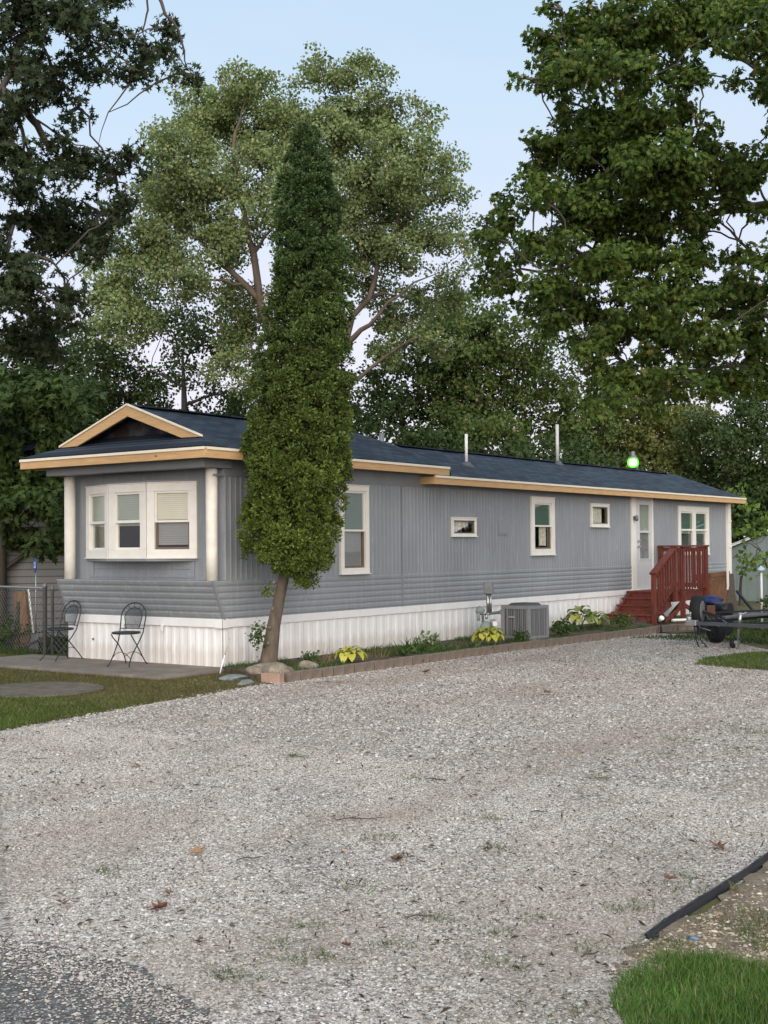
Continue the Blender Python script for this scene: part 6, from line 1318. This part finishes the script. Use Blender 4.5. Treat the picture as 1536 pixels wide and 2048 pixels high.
# bed weeds
P = fill(BED, 26000, rg_); nz = np.sin(P[:, 1] * 2.1) + .7 * np.sin(P[:, 1] * 5.3 + P[:, 0] * 6); P = P[nz > .25]
tag(blades('weeds', at_z(P, .07), rg_.uniform(.02, .09, len(P)), LF['weed'], .7, rg_, 1.2), 'low weeds covering the plant bed soil', 'weeds', kind='stuff')

# pebbles: real stones over the near gravel
def pebbles():
    rng = np.random.default_rng(9)
    V0 = np.array([(1, 0, 0), (.25, .9, .1), (-.8, .6, 0), (-.8, -.55, .1), (.2, -.95, 0), (.35, .2, .75), (-.35, -.1, .85)], float)
    Fc = np.array([(0, 1, 5), (1, 6, 5), (1, 2, 6), (2, 3, 6), (3, 4, 6), (4, 5, 6), (4, 0, 5)])
    def make(P, s, label, mat, z):
        N = len(P); a = rng.uniform(0, 6.28, N); c, sn = np.cos(a), np.sin(a)
        sc = np.stack([s * rng.uniform(.7, 1.3, N), s * rng.uniform(.6, 1.0, N), s * rng.uniform(.35, .75, N)], 1)
        W = V0[None] * (1 + rng.normal(size=(N, 7, 1)) * .14) * sc[:, None]
        X = W[..., 0] * c[:, None] - W[..., 1] * sn[:, None]; Y = W[..., 0] * sn[:, None] + W[..., 1] * c[:, None]
        W = np.stack([X + P[:, :1], Y + P[:, 1:], W[..., 2] + z], -1)
        o = np_mesh('gravel', W.reshape(-1, 3), (Fc[None] + (np.arange(N) * 7)[:, None, None]).reshape(-1, 3), mat)
        tag(o, label, 'gravel', kind='stuff')
    t = NT('pebble stone'); g = t.n('NewGeometry')
    c = t.ramp(g.outputs['Random Per Island'], [(0.0, (0.10, 0.078, 0.065)), (0.13, (0.24, 0.20, 0.17)), (0.45, (0.375, 0.33, 0.292)), (0.85, (0.48, 0.435, 0.395)), (0.97, (0.66, 0.62, 0.58)), (1.0, (0.33, 0.22, 0.165))])
    t.col(t.mix(t.ramp(t.noise(t.coord((1.3, .5, 1)), .7, 6, .7), [(.46, 0), (.68, .55)]), c, (.22, .17, .13))).set(Roughness=.8)
    # visible gravel wedge
    px = lambda y: -1.20 * y - .9
    P = rng.uniform((-9.6, 3.0), (-1.6, 8.0), (420000, 2)); P = P[inside(GRAVEL, P)]
    vis = (P[:, 0] < -.30 * P[:, 1] + .1) & (P[:, 0] > -1.36 * P[:, 1] + .2); P = P[vis]
    clump = np.sin(P[:, 0] * 2.1 + 1) * np.sin(P[:, 1] * 2.7) + .6 * np.sin(P[:, 0] * 5.3 + P[:, 1] * 4.1)
    P = P[rng.uniform(size=len(P)) < .72 + .28 * clump]
    make(P, .0058 * np.exp(rng.normal(size=len(P)) * .33), 'loose gray gravel stones over the near driveway', t.m, .006)
    P = rng.uniform((-10.2, 8.0), (-2.3, 21), (210000, 2)); P = P[inside(GRAVEL, P)]
    P = P[(P[:, 0] < -.30 * P[:, 1] + .1)]; P = P[rng.uniform(size=len(P)) < .75]
    make(P, .0085 * np.exp(rng.normal(size=len(P)) * .35), 'loose gray gravel stones over the far driveway', t.m, .006)
    P = rng.uniform((-5.6, 2.2), (-1.6, 3.7), (60000, 2)); gq = np.array(densify(GRAVEL[26:], .05, 0, 1)); ds = np.sqrt(((P[:, None] - gq[None]) ** 2).sum(2).min(1)); e = rng.uniform(size=len(P)) < np.exp(-ds / .12) * .9 + .22 * np.exp(-ds / .45) + .015 + .02 * np.sin(P[:, 0] * 4 + P[:, 1] * 3)
    P = P[e & ~inside(GRAVEL, P)]
    make(P, .0055 * np.exp(rng.normal(size=len(P)) * .3), 'sparse gravel grit lying on the asphalt edge', t.m, .011)
    P = rng.uniform((-2.35, 4.45), (.2, 7.5), (46000, 2)); P = P[P[:, 0] > -2.2]; P = P[rng.uniform(size=len(P)) < np.clip(1.1 - (P[:, 1] - 4.7) * .7, .15, 1)]
    t2 = NT('sandy pebble'); g = t2.n('NewGeometry'); t2.col(t2.ramp(g.outputs['Random Per Island'], [(0, (.10, .07, .045)), (.5, (.28, .21, .145)), (.9, (.43, .345, .25)), (1, (.60, .54, .46))])).set(Roughness=.8)
    make(P, .0062 * np.exp(rng.normal(size=len(P)) * .45), 'tan pebbles on the sandy dirt by the edging', t2.m, .011)
    # a bright rim of stones along the lawn
    q = np.array(densify(GRAVEL[:8], .006, 0, 1)[:900]); P = q + rng.normal(size=q.shape) * .07
    make(P, .010 * np.exp(rng.normal(size=len(P)) * .3), 'gravel stones spilled along the lawn edge', t.m, .006)
pebbles()
def litter():
    rng = np.random.default_rng(77); P = rng.uniform((-10.1, 3.0), (-2.0, 21), (34000, 2)); P = P[inside(GRAVEL, P)]; P = P[(P[:, 0] < -.30 * P[:, 1] + .1)]
    k = .5 + .5 * np.sin(P[:, 0] * 1.3 + 2) * np.sin(P[:, 1] * .9) + .5 * (P[:, 1] > 14); P = P[rng.uniform(size=len(P)) < .25 + .5 * k]
    n = rng.normal(size=(len(P), 3)) * .35 + np.array((0, 0, 1)); s = rng.uniform(.010, .034, len(P)) * np.where(rng.uniform(size=len(P)) < .12, 1.8, 1)
    V = np.array([(0, 0, 0), (-.14, .5, .12), (0, 1, 0), (.14, .5, .12)], float)
    o = leaves('leaf_litter', np.concatenate([P, np.full((len(P), 1), .017)], 1), s, (V, np.array([(0, 2, 1), (0, 3, 2)])), leafmat('dark leaf litter', (.035, .024, .018), (.10, .062, .040), None, .1, .8, 3), None, rng=rng, n=unit(n), t=rng.normal(size=(len(P), 3)))
    tag(o, 'dark bits of leaf and bark scattered over the gravel', 'leaf litter', kind='stuff')
litter()

# fallen leaves and twigs
def curl_leaf(seed, s):
    rn = np.random.default_rng(seed); V, Fc = T_lobed(1.1); V = V.copy() * s; V[:, 2] = np.abs(V[:, 0]) * .5 + .25 * (V[:, 1] - .4 * s) ** 2 / s + rn.uniform(0, .02, len(V))
    V = V + rn.normal(size=V.shape) * s * .03
    me = bpy.data.meshes.new('fallen_leaf'); me.from_pydata([tuple(v) for v in V], [], [tuple(f) for f in Fc]); return me
LM = [plain('tan dry leaf', (.25, .145, .075), .8, .3, 20), plain('russet dry leaf', (.13, .060, .036), .8, .3, 20), plain('brown dry leaf', (.12, .075, .045), .8, .3, 20)]
for i, (x, y, s, k, lb) in enumerate([(-4.81, 4.87, 0.085, 0, 'tan dry leaf flat on the gravel left of the middle'), (-3.83, 5.41, 0.1, 2, 'brown crumpled leaf near the middle of the gravel'), (-4.22, 4.1, 0.085, 1, 'russet leaf with a dark stem near the asphalt edge'), (-2.61, 6.62, 0.1, 1, 'russet leaf near the upper end of the edging strip'), (-7.2, 6.6, 0.1, 0, 'tan leaf far out on the gravel near the lawn'), (-2.51, 5.78, 0.07, 1, 'reddish leaf halfway along the edging strip'), (-6.72, 12.32, 0.12, 1, 'reddish leaf on the far gravel below the air conditioner'), (-9.29, 13.79, 0.12, 2, 'brown leaf on the gravel below the plant bed'), (-4.66, 3.87, 0.06, 1, 'small dark red leaf at the left edge of the gravel'), (-2.0, 4.16, 0.035, 0, 'small tan leaf beside the lush grass corner'), (-4.35, 4.23, 0.05, 2, 'small brown leaf just above the russet leaf'), (-3.19, 4.13, 0.04, 1, 'small reddish leaf low in the middle of the gravel'), (-3.58, 5.87, 0.05, 2, 'small brown leaf right of the crumpled one')]):
    me = curl_leaf(i, s); me.materials.append(LM[k]); o = bpy.data.objects.new('fallen_leaf', me); COL.objects.link(o); o.location = (x, y, .014); o.rotation_euler = (random.uniform(-.15, .15), random.uniform(-.15, .15), i * 1.3)
    tag(o, lb, 'leaf', 'fallen leaves on the gravel')
for i, (x, y, l_, a) in enumerate([(-4.61, 6.07, 0.3, 0.7), (-4.51, 4.98, 0.14, 0.9), (-9.55, 12.0, 0.34, 0.6), (-3.18, 4.63, 0.1, 0.5), (-8.02, 6.41, 0.16, 0.6), (-2.33, 4.58, 0.1, 1.2), (-4.95, 7.39, 0.15, 0.3), (-3.82, 6.85, 0.1, 0.3)]):
    m = MB(); pt = [(-l_ / 2, 0, 0), (-l_ * .2, l_ * .05, .008), (l_ * .15, -.02 * l_, .004), (l_ / 2, l_ * .06, .006)]; m.tube(pt, [.0025, .0035, .003, .002], 6); m.tube([pt[1], (0, l_ * .2, .01)], [.002, .001], 5)
    o = m.build('twig', M['bark_dark']); o.location = (x, y, .018); o.rotation_euler = (0, 0, a); tag(o, 'thin dark twig lying on the gravel driveway', 'twig', 'twigs on the gravel')

# bed plants
def hosta(x, y, r, n, mat, label, h=.22, size=.17, group=None):
    rng = np.random.default_rng(int(abs(x * 100 + y * 37)))
    root = empty('hosta_plant', (x, y, .065), 0, label, 'plant', group)
    V, F_ = [], []
    for i in range(n):
        a = i * 2.399 + rng.uniform(-.2, .2); q = math.sqrt((i + .5) / n); el = 1.15 - 1.0 * q; L_ = size * rng.uniform(.8, 1.2); W_ = L_ * .30
        o = np.array((math.cos(a) * q * r * .45, math.sin(a) * q * r * .45, h * (1 - .45 * q)))
        d = np.array((math.cos(a), math.sin(a), 0)); sd = np.array((-math.sin(a), math.cos(a), 0)); b = len(V)
        for k in range(6):
            u = k / 5; ang = el - 1.75 * u; 
            if k: o = o + L_ / 5 * (d * math.cos(el - 1.75 * (u - .1)) + np.array((0, 0, 1)) * math.sin(el - 1.75 * (u - .1)))
            w_ = W_ * math.sin(math.pi * (u * .86 + .10)) ** .8 if k < 5 else .002
            up_ = np.array((0, 0, 1)) * w_ * .30
            V += [o - sd * w_ + up_, o, o + sd * w_ + up_]
        for k in range(5):
            e = b + k * 3; F_ += [(e, e + 1, e + 4, e + 3), (e + 1, e + 2, e + 5, e + 4)]
    me = bpy.data.meshes.new('leaves'); me.from_pydata([tuple(v) for v in V], [], F_); me.polygons.foreach_set('use_smooth', [True] * len(F_)); me.materials.append(mat)
    o = bpy.data.objects.new('leaves', me); COL.objects.link(o); o.parent = root
    m = MB()
    for i in range(8):
        a = i * .8; m.tube([(0, 0, -.02), (math.cos(a) * r * .25, math.sin(a) * r * .25, h * .7)], .006, 5)
    m.build('stems', LF['weed'], root)
def sprout(name, x, y, n, hmin, hmax, spread, mat, label, wide=1.4, cat='plant', lean=.4):
    rng = np.random.default_rng(int(abs(x * 310 + y * 77)))
    P = np.stack([rng.normal(size=n) * spread, rng.normal(size=n) * spread, np.zeros(n)], 1)
    o = blades(name, P, rng.uniform(hmin, hmax, n), mat, lean, rng, wide); o.location = (x, y, .065); tag(o, label, cat); return o
def leafy(name, x, y, h, r, n, size, mat, label):
    rng = np.random.default_rng(int(abs(x * 210 + y * 57)))
    root = empty(name, (x, y, .065), 0, label, 'plant'); m = MB()
    for i in range(7):
        a = i * .9; m.tube([(0, 0, -.01), (r * .4 * math.cos(a), r * .4 * math.sin(a), h * .5), (r * .8 * math.cos(a), r * .8 * math.sin(a), h * .85)], .004, 5)
    m.build('stem', LF['weed'], root)
    P = unit(rng.normal(size=(n, 3))) * rng.uniform(.3, 1, (n, 1)) * np.array((r, r, h * .5)) + np.array((0, 0, h * .55))
    leaves('foliage', P, rng.uniform(.7, 1.2, n) * size, T_simple(), mat, root, rng=rng)
hosta(-10.62, 13.80, .30, 26, LF['hosta'], 'yellow green hosta beside the block edging nearest the arborvitae', .20, .17)
hosta(-10.62, 17.45, .36, 34, LF['hosta'], 'large bright yellow hosta in front of the gas meter', .25, .19)
hosta(-10.95, 21.3, .40, 26, LF['hostag'], 'taller mixed green and yellow hosta right of the air conditioner', .42, .24)
hosta(-11.0, 22.05, .34, 22, LF['hostag'], 'green and cream hosta close to the red steps', .28, .20)
leafy('weed_clump', -10.75, 13.1, .22, .16, 120, .05, LF['weed'], 'green weed clump between field stone and first hosta')
sprout('dry_stalks', -10.70, 13.35, 40, .12, .34, .06, LF['stalk'], 'dry stalks rising beside the nearest hosta', .25)
sprout('dry_stalks', -10.75, 14.65, 36, .12, .32, .07, LF['stalk'], 'dry brown stalks right of the nearest hosta', .25)
leafy('weed_clump', -10.55, 14.95, .16, .15, 90, .05, LF['weed'], 'small dark green weed right of the dry stalks')
sprout('lily_tuft', -10.75, 15.55, 90, .12, .30, .11, LF['weed'], 'arching strap leaved green tuft in the middle of the bed', 1.2, 'plant', .55)
sprout('lily_tuft', -10.55, 16.1, 90, .08, .22, .14, LF['weed'], 'low strap leaved tuft next to the arching one', 1.2, 'plant', .6)
leafy('variegated_plant', -11.05, 16.4, .26, .2, 60, .09, leafmat('white edged leaf', (.12, .20, .08), (.42, .46, .33), None, .2, .5, 8), 'white edged leafy plant against the skirting')
sprout('dry_stalks', -11.3, 16.55, 4, .8, 1.1, .05, LF['stalk'], 'single tall thin stalk against the skirting', .05, 'plant', .12)
sprout('lily_tuft', -10.5, 16.75, 90, .08, .22, .2, LF['weed'], 'sparse grassy tuft left of the large yellow hosta', 1.2, 'plant', .6)
leafy('weed_clump', -10.42, 18.15, .20, .16, 110, .06, LF['weed'], 'dark green weed between yellow hosta and air conditioner')
leafy('weed_clump', -10.5, 19.75, .30, .26, 170, .08, LF['weed'], 'green weed clump just right of the air conditioner')
leafy('weed_clump', -10.45, 22.0, .3, .3, 150, .07, LF['weed'], 'green weeds at the foot of the lowest red step')
sprout('dry_stalks', -11.2, 21.2, 8, .5, .95, .08, LF['stalk'], 'tall flower stalks above the taller hosta', .10, 'plant', .15)


print('LEAVES', sum(c for c in cnt))
